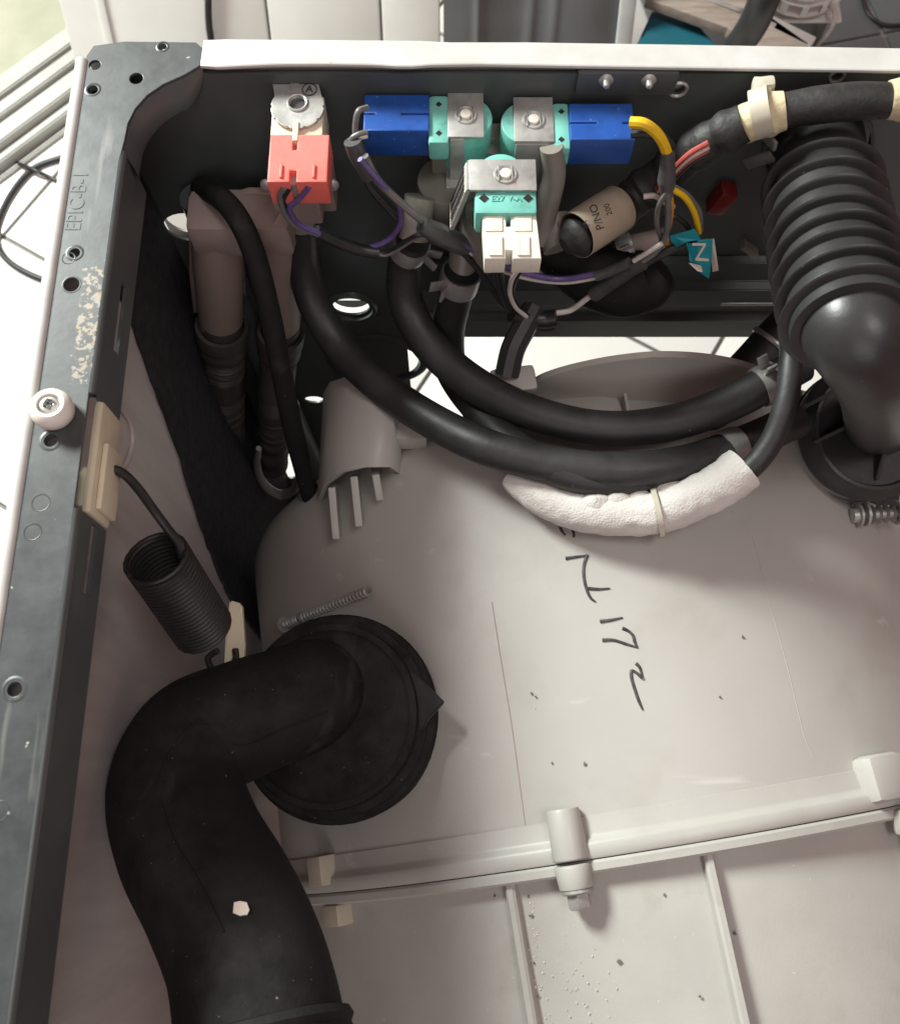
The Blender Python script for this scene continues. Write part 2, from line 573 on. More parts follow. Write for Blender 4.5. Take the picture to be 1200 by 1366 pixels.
def text_mb(s, size, to3d, extrude=0.0003, align='CENTER'):
    cu = bpy.data.curves.new('text', 'FONT')
    cu.body = s
    cu.size = size
    cu.extrude = extrude
    cu.align_x = align
    cu.align_y = 'CENTER'
    cu.resolution_u = 3
    o = bpy.data.objects.new('text', cu)
    COL.objects.link(o)
    dg = bpy.context.evaluated_depsgraph_get()
    me = bpy.data.meshes.new_from_object(o.evaluated_get(dg))
    mb = MB().raw([to3d(v.co.x, v.co.y, v.co.z) for v in me.vertices], [tuple(p.vertices) for p in me.polygons])
    bpy.data.objects.remove(o)
    bpy.data.curves.remove(cu)
    bpy.data.meshes.remove(me)
    return mb


def hose_clamp(mb_pts, r, width=0.011):
    pass


FLOOR = -0.85
#SETTING
# ================================================================ floor and room
fl = MB().box2((-2.2, -1.0, FLOOR - 0.05), (2.6, 2.6, FLOOR - 0.004))
floor = add('floor', fl, M_GROUT, kind='structure')
g0, g1 = at(975, 430, z=FLOOR), at(955, 465, z=FLOOR)
ga = math.atan2((g0 - g1).y, (g0 - g1).x)
gx = Vector((math.cos(ga), math.sin(ga), 0))
gy = Vector((-math.sin(ga), math.cos(ga), 0))
TS = 0.33
tile_me = None
for i in range(-7, 8):
    for j in range(-7, 8):
        c = g1 + gx * ((i + 0.35) * TS) + gy * ((j + 0.5) * TS)
        if not (-1.5 < c.x < 1.25 and -0.75 < c.y < 1.3):
            continue
        if c.x > 0.72 and c.y > 0.35:
            continue
        if tile_me is None:
            t = MB().box((0, 0, 0), (TS - 0.006, TS - 0.006, 0.006), 0.0012)
            t.v = [p + Vector((0, 0, 0.001)) for p in t.v]
            o = add('tile', t, M_TILE, floor)
            tile_me = o.data
        else:
            o = bpy.data.objects.new('tile', tile_me)
            COL.objects.link(o)
            o.parent = floor
        o.matrix_parent_inverse = Matrix.Identity(4)
        o.location = Vector((c.x, c.y, FLOOR)) - floor.location
        o.rotation_euler = (0, 0, ga)
# darker tiles at the far right
sl = MB().box2((0.62, 0.52, FLOOR + 0.004), (2.4, 2.4, FLOOR + 0.009))
darker = add('dark_floor', sl, M_GROUT, kind='structure')
sg0, sg1 = at(1160, 0, z=FLOOR), at(1150, 60, z=FLOOR)
for i in range(3):
    for j in range(3):
        a = 0.22
        c = at(1168, 30, z=FLOOR) + Vector((math.cos(a) * (i - 0.52) * 0.36 - math.sin(a) * (j - 0.6) * 0.36,
                                            math.sin(a) * (i - 0.52) * 0.36 + math.cos(a) * (j - 0.6) * 0.36, 0))
        t = MB().box((c.x, c.y, FLOOR + 0.011), (0.353, 0.353, 0.006), 0.001, Matrix.Rotation(a, 3, 'Z'))
        add('tile', t, M_DTILE, darker)

# terrace and door sill at the far left
s0, s1 = at(0, 112, z=-0.80), at(83, 52, z=-0.80)
sd = (s1 - s0).normalized()
sn = Vector((-sd.y, sd.x, 0))           # towards the terrace
if sn.x > 0:
    sn = -sn
ter = MB().prism([s0 - sd * 1.2 + sn * 0.0 + Vector((0, 0, -0.008)), s0 + sd * 1.6 + Vector((0, 0, -0.008)),
                  s0 + sd * 1.6 + sn * 1.6 + Vector((0, 0, -0.008)), s0 - sd * 1.2 + sn * 1.6 + Vector((0, 0, -0.008))], (0, 0, -0.05))
add('terrace', ter, M_TERR, kind='structure')
sill = thing('door_sill', (s0.x, s0.y, FLOOR), 'white plastic door sill with track grooves beside the pale terrace', 'door sill')


def sill_bar(w0, w1, z0, z1, name, m=None):
    a, b_ = s0 - sd * 0.7, s0 + sd * 1.1
    q = [a - sn * w0, a - sn * w1, b_ - sn * w1, b_ - sn * w0]
    mb = MB().prism([Vector((p.x, p.y, z0)) for p in q], (0, 0, z1 - z0), 0.002)
    add(name, mb, m or M_SILL, sill)


e1 = (at(0, 190, z=-0.81) - s0).dot(-sn)
e2 = (at(0, 222, z=-0.83) - s0).dot(-sn)
e3 = (at(0, 240, z=-0.84) - s0).dot(-sn)
sill_bar(-0.01, 0.020, FLOOR + 0.004, -0.795, 'outer_track')
sill_bar(0.024, 0.045, FLOOR + 0.004, -0.80, 'middle_track')
sill_bar(0.048, e1, FLOOR + 0.004, -0.808, 'sill_board')
sill_bar(e1 + 0.002, e2, FLOOR + 0.004, -0.822, 'inner_step')
sill_bar(e2 + 0.004, e3, FLOOR + 0.004, -0.838, 'floor_strip')

# power cable on the floor at the left
zc = FLOOR + 0.009
add('power_cable', MB().tube([at(110, 205, z=zc), at(76, 212, z=zc), at(40, 228, z=zc), at(8, 270, z=zc), at(-6, 315, z=zc),
                              at(8, 345, z=zc), at(45, 368, z=zc), at(100, 385, z=zc)], 0.0042, 12), M_WIRE_K, None,
    'black power cable looped on the white tiles left of the cabinet', 'cable')
add('thin_cable', MB().tube([at(22, 217, z=zc), at(45, 226, z=zc + 0.008), at(70, 238, z=zc), at(100, 250, z=zc)], 0.003, 10), M_WIRE_K, None,
    'thin dark cable crossing the looped power cable beside the door sill', 'cable')

# ---- leaning panels and clutter behind the washer
YB = 0.45


def px_x(px, py, y):
    return at(px, py, y=y).x


LEAN = R(30)
LB = Vector((0, 0.40, FLOOR + 0.004))
LUP = Vector((0, math.sin(LEAN), math.cos(LEAN)))
LN = Vector((0, -math.cos(LEAN), math.sin(LEAN)))


def on_lean(px, py):
    d = ray(px, py)
    return CAM + d * ((LB - CAM).dot(LN) / d.dot(LN))


def lean_slab(mb, x0, x1, v0, v1, w0, w1, bev=0.003):
    rot = Matrix((RIGHT, -LN, LUP)).transposed()
    c = Vector(((x0 + x1) / 2, 0, 0)) + LB + LUP * ((v0 + v1) / 2) + LN * ((w0 + w1) / 2)
    return mb.box(c, (x1 - x0, abs(w1 - w0), v1 - v0), bev, rot)


xw0, xw1, xd0, xd1 = on_lean(84, 30).x, on_lean(588, 30).x, on_lean(824, 30).x, on_lean(845, 30).x
wc = thing('white_leaning_panel', ((xw0 + xw1) / 2, 0.42, FLOOR), 'large white grooved panel leaning behind the washer at the upper left', 'panel')  # a plain ribbed panel leaning back
edges = [xw0, on_lean(357, 30).x, on_lean(508, 30).x, xw1]
add('backing_sheet', lean_slab(MB(), xw0 + 0.004, xw1 - 0.004, 0.0, 1.0, -0.03, -0.012), M_PVC, wc)
for i in range(3):
    add('board', lean_slab(MB(), edges[i] + 0.0012, edges[i + 1] - 0.0012, 0.0, 1.0, -0.011, 0.0, 0.004), M_PVC, wc)
add('moulding', lean_slab(MB(), on_lean(136, 30).x, on_lean(146, 30).x, 0.02, 0.98, 0.0005, 0.003, 0.001), M_PVC, wc)
gc = thing('dark_leaning_sheet', ((xw1 + xd1) / 2, 0.42, FLOOR), 'dark grey glossy creased sheet with pale edge trim leaning behind the washer', 'panel')  # a loose glossy sheet leaning back
gv, gf = [], []
NG, NH = 60, 24
for j in range(NH + 1):
    for i in range(NG + 1):
        f, h = i / NG, j / NH
        x = xw1 + 0.003 + (xd0 - xw1 - 0.004) * f
        w = 0.004 * math.sin(f * 9 + h * 1.5) + 0.0035 * math.exp(-((f - 0.52 - 0.12 * (h - 0.5)) / 0.03) ** 2) + 0.003 * math.exp(-((f - 0.66 - 0.16 * (h - 0.5)) / 0.025) ** 2) \
            + 0.0045 * math.exp(-((f - 0.2) / 0.02) ** 2) - 0.004
        gv.append(Vector((x, 0, 0)) + LB + LUP * (h * 1.0) + LN * w)
for j in range(NH):
    for i in range(NG):
        a = j * (NG + 1) + i
        gf.append((a, a + 1, a + NG + 2, a + NG + 1))
add('creased_sheet', MB().raw(gv, gf), M_DGREY, gc, angle=80)
add('sheet_core', lean_slab(MB(), xw1 + 0.004, xd0 - 0.002, 0.0, 0.99, -0.03, -0.014), M_DGREY, gc)
add('edge_trim', lean_slab(MB(), xd0, xd1, 0.0, 1.0, -0.03, 0.004), M_LGREY, gc)
add('hanging_cable', MB().tube([on_lean(279, -60) + LN * 0.006, on_lean(279, 0) + LN * 0.006, on_lean(280, 30) + LN * 0.006, on_lean(284, 60) + LN * 0.006, on_lean(292, 120) + LN * 0.006], 0.0042, 12), M_WIRE_K, None,
    'dark cable hanging straight down in front of the white grooved panel', 'cable')

# clutter on the floor right of the dark sheet
zt = -0.55
tb0, tb1, tb2, tb3 = at(846, 64, z=zt), at(872, 8, z=zt), at(925, 22, z=zt), at(962, 64, z=zt)
add('petrol_blue_box', MB().prism([tb0, tb3, tb2, tb1], (0, 0, FLOOR + 0.003 - zt), 0.004), M_TEALB, None,
    'petrol blue storage box beside the dark grey sheet', 'box')
rk = thing('low_rack', at(980, 40, z=FLOOR), 'low wooden rack with metal edge rail behind the black hose', 'rack')
for (a, b_, w, m, nm) in [((865, -8), (1000, 40), 0.03, M_WOOD, 'board'), ((985, 14), (1082, 62), 0.018, M_ALU, 'edge_rail'),
                          ((955, 5), (1060, 80), 0.05, M_WOOD, 'board'), ((900, -12), (990, 22), 0.012, M_ALU, 'edge_rail')]:
    add(nm, MB().bar(at(*a, z=-0.53), at(*b_, z=-0.53), w, 0.014, bev=0.002), m, rk)
for q in [(1040, 48), (930, 8)]:
    p = at(*q, z=-0.54)
    add('leg', MB().box2((p.x - 0.01, p.y - 0.01, FLOOR + 0.013), (p.x + 0.01, p.y + 0.01, -0.538), 0.001), M_ALU, rk)
add('drain_hose', MB().tube([at(1032, -40, z=-0.35), at(1018, 0, z=-0.38), at(1004, 32, z=-0.42), at(985, 60, z=-0.46), at(960, 90, z=-0.55),
                                  at(950, 120, z=-0.75)], 0.0155, 20), M_RUBBER, None,
    'thick black hose crossing the low rack above the white cabinet edge', 'hose')
# laundry basket: rounded tub with punched side
bk = thing('laundry_basket', at(1065, 10, z=FLOOR), 'white plastic laundry basket with square holes at the top edge', 'basket')
bo = at(1064, 32, z=-0.62)
bw, bh = 0.115, 0.2


def bask(u, v, w):
    return bo + Vector((u, -0.02 * v / bh + w + 0.03 * (u / (bw / 2)) ** 2, v + 0.25 * abs(u / (bw / 2)) ** 4 * 0.06))


holes = []
for i in range(4):
    for j in range(6):
        uu = -0.039 + i * 0.026
        vv = 0.022 + j * 0.028
        holes.append([(uu - 0.009, vv - 0.009), (uu + 0.009, vv - 0.009), (uu + 0.009, vv + 0.009), (uu - 0.009, vv + 0.009)])
pl = plate([(-bw / 2, 0.01), (-bw / 2 + 0.012, 0), (bw / 2 - 0.012, 0), (bw / 2, 0.01), (bw / 2, bh), (-bw / 2, bh)], holes, 0.003, bask)
add('front_side', pl, M_BASK, bk)
add('base', MB().box2(bo + Vector((-bw / 2, 0.004, -0.003)), bo + Vector((bw / 2, 0.18, 0.003)), 0.002), M_BASK, bk)
add('back_side', MB().box2(bo + Vector((-bw / 2, 0.178, 0.0)), bo + Vector((bw / 2, 0.184, bh)), 0.002), M_DGREY, bk)
bst = MB().box2((bo.x - 0.03, bo.y + 0.02, FLOOR + 0.012), (bo.x + 0.05, bo.y + 0.16, bo.z - 0.004), 0.004)
add('dark_crate', bst, M_DGREY, None, 'dark grey crate underneath the white laundry basket', 'crate')
add('white_string', MB().tube([at(1108, -30, z=-0.6), at(1106, 0, z=-0.6), at(1113, 18, z=-0.6), at(1108, 38, z=-0.62), at(1092, 58, z=-0.66), at(1075, 80, z=-0.75),
                               at(1050, 100, z=FLOOR + 0.02)],
                              0.0028, 10), M_WIRE_W, None, 'white cord hanging down beside the laundry basket', 'cord')
add('floor_cable', MB().tube([at(1148, -10, z=FLOOR + 0.019), at(1158, 18, z=FLOOR + 0.019), at(1182, 33, z=FLOOR + 0.019), at(1230, 30, z=FLOOR + 0.019)], 0.003, 10), M_WIRE_K, None,
    'thin dark cable lying on the darker tiles at the right', 'cable')

#CABINET
# ================================================================ cabinet
cab = thing('washer_cabinet', (0.3, -0.27, FLOOR), 'open steel washer cabinet with white outside, dark painted rails and corner plate', 'cabinet')
CW, CDEP = 0.66, 0.58
# white outer skin on the left with its rolled top edge
sk = MB().box2((-0.0035, -CDEP, FLOOR + 0.012), (-0.0006, 0.004, -0.0005), 0.0)
sk.tube([(-0.0008, -CDEP, -0.001), (-0.0008, -0.3, -0.0012), (-0.0008, -0.15, -0.0008), (-0.0008, 0.004, -0.001)], 0.0032, 12, per=2)
add('side_skin', sk, M_WHITE, cab)
add('side_panel', MB().box2((-0.0004, -CDEP, FLOOR + 0.014), (0.0012, 0.002, -0.004)), M_SIDE, cab)


def rz(px, py):
    p = at(px, py, z=0.0)
    return (p.x, p.y)


RW = 0.0225
hl = []
for (px, py, r) in [(127, 87, 0.0030), (124, 120, 0.0027), (182, 105, 0.0034), (217, 63, 0.0022), (100, 338, 0.0026), (96, 380, 0.0036),
                    (68, 588, 0.0030), (20, 920, 0.0030)]:
    x, y = rz(px, py)
    hl.append((x, y, r))
# rail with the corner plate pressed in one piece, inner corner rounded
ic = [rz(165, 190), rz(170, 165), rz(180, 145), rz(196, 127), rz(218, 112), rz(245, 100), rz(262, 90)]
cpx = rz(272, 60)[0]
outer = [(0.0012, -CDEP), (0.0012, 0.006), (0.004, 0.012), (0.018, 0.0145), (cpx - 0.004, 0.0140), (cpx, 0.010), (cpx, 0.002)]
inner = [(x, y) for (x, y) in reversed(ic)]
railout = outer + inner + [(RW, inner[-1][1] - 0.01), (RW, -CDEP)]
rail = plate(railout, [circ(x, y, r) for (x, y, r) in hl], 0.0016, lambda u, v, w: Vector((u, v, w - 0.0004)), 0.0003)
rail_o = add('top_rail', rail, M_RAIL, cab)
# dimple rims and pressed rings
for (px, py, r) in [(124, 120, 0.0027), (217, 63, 0.0022), (100, 338, 0.0028), (68, 588, 0.0032), (20, 920, 0.0034)]:
    x, y = rz(px, py)
    ring = MB().lathe([(-0.003, r * 0.75), (-0.0012, r * 0.85), (-0.0002, r * 1.0), (0.0002, r * 1.15), (0.0001, r * 1.4), (-0.0002, r * 1.6)], (x, y, 0.0004), (0, 0, 1), 28)
    add('pressed_hole', ring, M_RAIL, rail_o)
for (px, py, r) in [(55, 671, 0.0036), (44, 710, 0.0034), (92, 345, 0.0028), (0, 1082, 0.0034), (96, 380, 0.0040)]:
    x, y = rz(px, py)
    ring = MB().lathe([(-0.0001, r * 0.86), (0.0002, r * 0.92), (0.00025, r * 1.0), (0.0001, r * 1.07), (-0.0002, r * 1.1)], (x, y, 0.0003), (0, 0, 1), 28)
    add('pressed_ring', ring, M_RAIL, rail_o)
tx = at(104, 268, z=0)
te = text_mb('EPIC-B-1', 0.0085, lambda u, v, w: Vector((tx.x - v * 1.15, tx.y + u * 1.0, 0.0004 + w)), 0.0002)
add('embossed_lettering', te, M_RAIL, rail_o)
# rolled inner edge and vertical flange with slots and a gap for the spring clip
gy0, gy1 = at(130, 540, z=-0.012).y, at(125, 690, z=-0.012).y
cy0 = ic[0][1] - 0.004
fz = -0.031
for (ya, yb, slot) in [(gy0, cy0, (145, 440)), (-CDEP, gy1, (107, 762))]:
    sx, sy = slot
    a, b_ = at(sx + 4, sy - 62, z=-0.017).y, at(sx - 5, sy + 30, z=-0.017).y
    hs = [[(b_, -0.0205), (b_, -0.0145), (a, -0.0145), (a, -0.0205)]]
    fm = plate([(ya, fz), (yb, fz), (yb, -0.0022), (ya, -0.0022)], hs, 0.0014, lambda u, v, w: Vector((RW + w + (0.0015), u, v)))
    fm.tube([(RW - 0.0002, ya, -0.0022), (RW - 0.0002, yb, -0.0022)], 0.0026, 14, per=1)
    add('rail_flange', fm, M_PAINT, cab)
# rounded inner corner skirt going down from the corner plate
sv, sf = [], []
base = [(RW + 0.0015, cy0 - 0.001)] + ic + [(cpx, ic[-1][1] + 0.001)]
bp_, _ = path([Vector((x, y, 0)) for (x, y) in base], 0.001, 4)
for z in (-0.0008, -0.003, -0.007, -0.012, -0.016):
    k = {-0.0008: 0, -0.003: 0.0012, -0.007: 0.0030, -0.012: 0.0042, -0.016: 0.0036}[z]
    for i_, p in enumerate(bp_):
        g_ = min(1.0, (len(bp_) - 1 - i_) / 10.0)
        sv.append(Vector((p.x + k * 0.7 * g_, p.y - k * 0.7 * g_, -0.0008 + (z + 0.0008) * (0.15 + 0.85 * g_))))
nn = len(bp_)
for j in range(4):
    for i in range(nn - 1):
        sf.append((j * nn + i, j * nn + i + 1, (j + 1) * nn + i + 1, (j + 1) * nn + i))
add('corner_skirt', MB().raw(sv, sf), M_PAINT, cab)
# thin dark sheet on the side panel near the back, its edge cut aslant
f0 = [at(168, 405, y=-0.10)]


def on_side(px, py):
    d = ray(px, py)
    return CAM + d * ((0.0016 - CAM.x) / d.x)


fe = [on_side(166, 408), on_side(200, 505), on_side(235, 600), on_side(262, 690), on_side(288, 760), on_side(305, 800)]
fo = [(p.y + random.uniform(-0.0012, 0.0012), p.z) for p in path(fe, 0.001, 6)[0]]
fpoly = [(-0.002, -0.004), (fo[0][0], -0.004)] + [q for q in fo if q[1] > FLOOR + 0.02] + [(fo[-1][0] - 0.03, FLOOR + 0.04), (-0.002, FLOOR + 0.04)]
fpoly = [(min(a, -0.0021), b_) for a, b_ in fpoly]
add('dark_side_sheet', plate(fpoly, [], 0.0025, lambda u, v, w: Vector((0.0028 + w, u, v))), M_BLACK_SHEET, cab)

# back panel with its openings
zo = at(700, 430, y=0).z
xo = at(545, 485, y=0).x


def bz(px, py):
    p = at(px, py, y=0)
    return (p.x, p.z)


bh = []
bh.append([(xo, zo), (0.60, zo), (0.60, -0.80), (xo + 0.06, -0.80), (xo + 0.0, -0.50)])
bx_, bzv = bz(244, 298)
bh.append(circ(bx_ + 0.004, bzv - 0.004, 0.016, 24, 0.014))
bx_, bzv = bz(468, 409)
bh.append(circ(bx_, bzv, 0.0125, 20, 0.011))
bx_, bzv = bz(585, 402)
bh.append(circ(bx_, bzv, 0.0105, 20, 0.009))
bx_, bzv = bz(419, 533)
bh.append(circ(bx_, bzv, 0.008, 16, 0.006))
bx_, bzv = bz(371, 615)
bh.append(circ(bx_ + 0.003, bzv + 0.006, 0.021, 28, 0.055))
for q in [(1116, 101, 0.0022), (904, 119, 0.003)]:
    bx_, bzv = bz(q[0], q[1])
    bh.append(circ(bx_, bzv, q[2], 14))
bp = plate([(0.0014, -0.004), (CW, -0.004), (CW, FLOOR + 0.012), (0.0014, FLOOR + 0.012)], bh, 0.0016, lambda u, v, w: Vector((u, 0.0008 + w, v)))
bpo = add('back_panel', bp, M_PAINT, cab)
# white outer skin of the back, with the thick folded top edge that dips near the valves
tp = []
for (px, py) in [(270, 88), (292, 90), (330, 88), (380, 86), (440, 86), (500, 87), (530, 89), (550, 89), (575, 87), (640, 86), (800, 89), (1000, 92), (1200, 95), (1500, 97)]:
    p = at(px, py, z=0.0)
    tp.append((p.x, p.y))
to = [at(px, py, z=0.0) for (px, py) in [(1500, 70), (1200, 68), (900, 63), (700, 60), (600, 60), (560, 58), (300, 56), (274, 57)]]
top = plate(tp + [(p.x, p.y) for p in to], [], 0.0022, lambda u, v, w: Vector((u, v, w + 0.0002)), 0.0009)
add('back_top_edge', top, M_WHITE, cab)
yb_ = min(p.y for p in to)
add('back_skin', plate([(0.001, -0.0015), (CW, -0.0015), (CW, zo + 0.02), (0.001, zo + 0.02)], bh[1:4], 0.0014, lambda u, v, w: Vector((u, yb_ - 0.002 + w, v))), M_WHITE, cab)
# pressed pad with two screws
c0, c1 = bz(770, 92), bz(898, 122)
add('pressed_pad', MB().box2((c0[0], -0.0026, c1[1]), (c1[0], 0.0020, c0[1]), 0.0022), M_PAINT, bpo)
for (px, py) in [(808, 107), (865, 107)]:
    p = at(px, py, y=-0.0026)
    s = MB().lathe([(0, 0.0036), (0.0008, 0.0028), (0.0012, 0.0019), (0.0034, 0.0017), (0.0044, 0.0011), (0.0046, 0.0)], p, (0, -1, 0.1), 20)
    add('screw_tip', s, M_ZINC, bpo)
for (px, py, r) in [(904, 119, 0.0034), (1116, 101, 0.0027)]:
    p = at(px, py, y=0)
    add('hole_rim', MB().lathe([(0, r), (0.0008, r * 1.1), (0.001, r * 1.3), (0, r * 1.5)], p, (0, -1, 0), 24), M_ZINC, bpo)
# stepped brace along the lower edge of the back panel
zb = [bz(700, y_)[1] for y_ in (338, 360, 380, 402, 429)]
xl = at(560, 400, y=0).x
prof = [(-0.001, zb[0]), (-0.006, zb[0] - 0.001), (-0.008, zb[1]), (-0.014, zb[1] - 0.001), (-0.015, zb[2]), (-0.009, zb[2] - 0.004),
        (-0.009, zb[3]), (-0.013, zb[3] - 0.003), (-0.013, zb[4] + 0.001), (-0.001, zb[4])]
br = MB().prism([Vector((xl, y_, z_)) for (y_, z_) in prof], (CW - xl - 0.01, 0, 0), 0.0007)
bro = add('back_brace', br, M_PAINT, cab)
for (px0, px1, py) in [(960, 1047, 402), (700, 770, 358)]:
    p, q = at(px0, py, y=-0.013), at(px1, py, y=-0.013)
    add('bright_lip', MB().box2((p.x, -0.0155, p.z - 0.0016), (q.x, -0.0132, p.z + 0.0016), 0.0006), M_CLAMP, bro)  # pale bars; the left one paints in the brace lip's highlight
# pressed ribs round the lower holes
for (px, py, r, sq) in [(468, 409, 0.0165, 1), (585, 402, 0.014, 1), (505, 480, 0.035, 1)]:
    p = at(px, py, y=-0.0002)
    add('pressed_rim', MB().lathe([(0, r * 0.86), (0.0025, r * 0.9), (0.003, r), (0.0018, r * 1.08), (0, r * 1.12)], p, (0, -1, 0), 40), M_PAINT, bpo)
# dark column at the rear corner
cc = MB()
cc.tube([(0.034, -0.012, -0.08), (0.036, -0.014, -0.3), (0.045, -0.016, -0.55), (0.05, -0.016, FLOOR + 0.013)], [0.010, 0.011, 0.010, 0.010], 16)
add('corner_post', cc, M_PAINT, cab)

add('base_plate', MB().box2((0.003, -CDEP + 0.002, FLOOR + 0.030), (CW - 0.003, -0.004, FLOOR + 0.034)), M_PAINT, cab)
add('hose_bracket', MB().tube([at(a, b_, y=-0.052) for a, b_ in [(345, 598), (343, 622), (352, 646), (374, 660), (394, 650), (400, 622)]], [0.0022, 0.0032, 0.004, 0.0045, 0.004, 0.002], 14), M_ZINC, cab)
# white bumper button on the rail
bpnt = at(69, 545, z=0.006)
bum = add('bumper', MB().lathe([(-0.0062, 0.0062), (-0.003, 0.0082), (0.0005, 0.0085), (0.0030, 0.0076), (0.0042, 0.0060), (0.0040, 0.0047), (0.0022, 0.0042), (0.0022, 0.0)],
                               bpnt, (0.05, 0.08, 1), 36), M_NYLON, cab)
scr = MB().lathe([(0.0022, 0.0040), (0.0036, 0.0034), (0.0040, 0.0022), (0.0030, 0.0018), (0.0028, 0)], bpnt, (0.05, 0.08, 1), 24)
add('screw', scr, M_ZINC, bum)
sb = MB()
for a in (0, 90):
    rt = Matrix.Rotation(R(a + 20), 3, 'Z')
    sb.box(bpnt + Vector((0.0002, 0.0003, 0.0041)), (0.0046, 0.0009, 0.0006), 0, rt)
add('screw_cross', sb, M_INK, bum)
# cream clip for the spring hook
cl = MB()
pc0, pc1 = at(128, 542, z=-0.014), at(122, 690, z=-0.014)
cl.box2((RW - 0.0005, pc1.y, -0.031), (RW + 0.0035, pc0.y, -0.008), 0.0018)
cl.box2((RW - 0.010, pc1.y + 0.004, -0.028), (RW - 0.0006, pc1.y + 0.022, -0.012), 0.002)
cl.box2((RW + 0.0036, at(125, 600, z=-0.02).y, -0.030), (RW + 0.0062, pc1.y + 0.003, -0.012), 0.0012)
add('spring_seat', cl, M_CREAM, cab)
# flat pressed loop on the side panel
loop = [on_side(160, 545), on_side(172, 565), on_side(175, 590), on_side(168, 615), on_side(156, 632)]
add('pressed_loop', MB().tube([p + Vector((0.0006, 0, 0)) for p in loop], 0.0012, 8), M_SIDE, cab)

#TUB
# ================================================================ tub
ssm = tub_coords(on_tub(760, 1152, 0.008))[1]
tub = thing('washer_tub', tubp(0, ssm) * 1.0 + Vector((0, 0, -0.63)), 'grey plastic washer tub with bolted seam and handwritten marks on top', 'tub')
SEG = 120
A0, A1 = R(-125), R(125)


def shell(prof):
    V, F = [], []
    n = SEG + 1
    for (s, r) in prof:
        for i in range(n):
            V.append(tubp(A0 + (A1 - A0) * i / SEG, s, r))
    for j in range(len(prof) - 1):
        for i in range(SEG):
            F.append((j * n + i, j * n + i + 1, (j + 1) * n + i + 1, (j + 1) * n + i))
    return MB().raw(V, F)


rear = [(0.006, 0.02), (0.0, 0.12), (-0.002, TR - 0.052), (0.003, TR - 0.034), (0.012, TR - 0.016), (0.022, TR - 0.005), (0.034, TR - 0.0005), (0.05, TR)]
rear += [(0.05 + (ssm - 0.064) * k / 8, TR) for k in range(1, 9)]
add('rear_shell', shell(rear), M_TUB, tub)
# seam: rear flange with a broad bevel, dark gap, front flange
add('rear_flange', shell([(ssm - 0.021, TR - 0.002), (ssm - 0.0205, TR + 0.001), (ssm - 0.012, TR + 0.0020), (ssm - 0.0105, TR + 0.0024), (ssm - 0.0085, TR + 0.0048),
                          (ssm - 0.0070, TR + 0.0056), (ssm - 0.0016, TR + 0.0055), (ssm - 0.0003, TR + 0.0046), (ssm - 0.0003, TR - 0.006)]), M_TUB, tub)
add('seal', shell([(ssm - 0.0008, TR - 0.004), (ssm - 0.0007, TR + 0.003), (ssm + 0.0007, TR + 0.003), (ssm + 0.0008, TR - 0.004)]), M_SLEEVE, tub)
FR = TR - 0.004
add('front_flange', shell([(ssm + 0.0003, TR - 0.006), (ssm + 0.0003, TR + 0.0044), (ssm + 0.0016, TR + 0.0055), (ssm + 0.0052, TR + 0.0055), (ssm + 0.0064, TR + 0.0042),
                           (ssm + 0.0068, FR - 0.002)]), M_TUBF, tub)
add('front_shell', shell([(ssm + 0.004, FR), (ssm + 0.03, FR), (ssm + 0.08, FR - 0.001), (ssm + 0.13, FR - 0.002), (ssm + 0.17, FR - 0.006)]), M_TUBF, tub)
for (pa, pb) in [((684, 1185), (716, 1380)), ((943, 1145), (995, 1380)), ((1200, 1110), (1260, 1370))]:
    ta, sa = tub_coords(on_tub(*pa, 0.0, FR))
    tb_, sb_ = tub_coords(on_tub(*pb, 0.0, FR))
    V = []
    w = 0.0026
    mb = MB()
    rows = []
    for k in range(7):
        s_ = ssm + 0.0066 + (0.155 - 0.0066) * k / 6
        th = ta + (tb_ - ta) * (s_ - sa) / (sb_ - sa)
        rows.append([tubp(th - w / FR * 1.2, s_, FR - 0.002), tubp(th - w / FR, s_, FR + 0.0045), tubp(th - w * 0.5 / FR, s_, FR + 0.0058), tubp(th + w * 0.5 / FR, s_, FR + 0.0058),
                     tubp(th + w / FR, s_, FR + 0.0045), tubp(th + w / FR * 1.2, s_, FR - 0.002)])
    V = [p for r_ in rows for p in r_]
    F = []
    for k in range(6):
        for q in range(5):
            F.append((k * 6 + q, k * 6 + q + 1, (k + 1) * 6 + q + 1, (k + 1) * 6 + q))
    add('rib', mb.raw(V, F), M_TUBF, tub)


def boss(px, py, l0=0.026, l1=0.0125, r=0.0092, bolt=True):
    th, s_ = tub_coords(on_tub(px, py, 0.008))
    rr = TR + 0.0045
    c = tubp(th, ssm, rr)
    b1 = add('boss', MB().cyl(c - TA * l0, c - TA * 0.0012, r * 0.93, 32, r2=r * 1.02, bev=0.0012), M_TUB, tub)
    b2 = add('boss', MB().cyl(c + TA * 0.0008, c + TA * l1, r * 1.02, 32, r2=r * 0.95, bev=0.0012), M_TUBF, tub)
    # saddle between boss and shell
    if bolt:
        e = c + TA * l1
        bo_ = add('bolt', MB().lathe([(0, 0.0080), (0.0014, 0.0082), (0.0022, 0.0072), (0.0024, 0.005)], e, TA, 32, cap=False), M_ZINC, tub)
        add('bolt_head', MB().lathe([(0.0018, 0.0060), (0.0082, 0.0060), (0.0094, 0.0050), (0.0090, 0.0024), (0.0080, 0.0)], e, TA, 6), M_ZINC, bo_)
    return b1


boss(762, 1155)
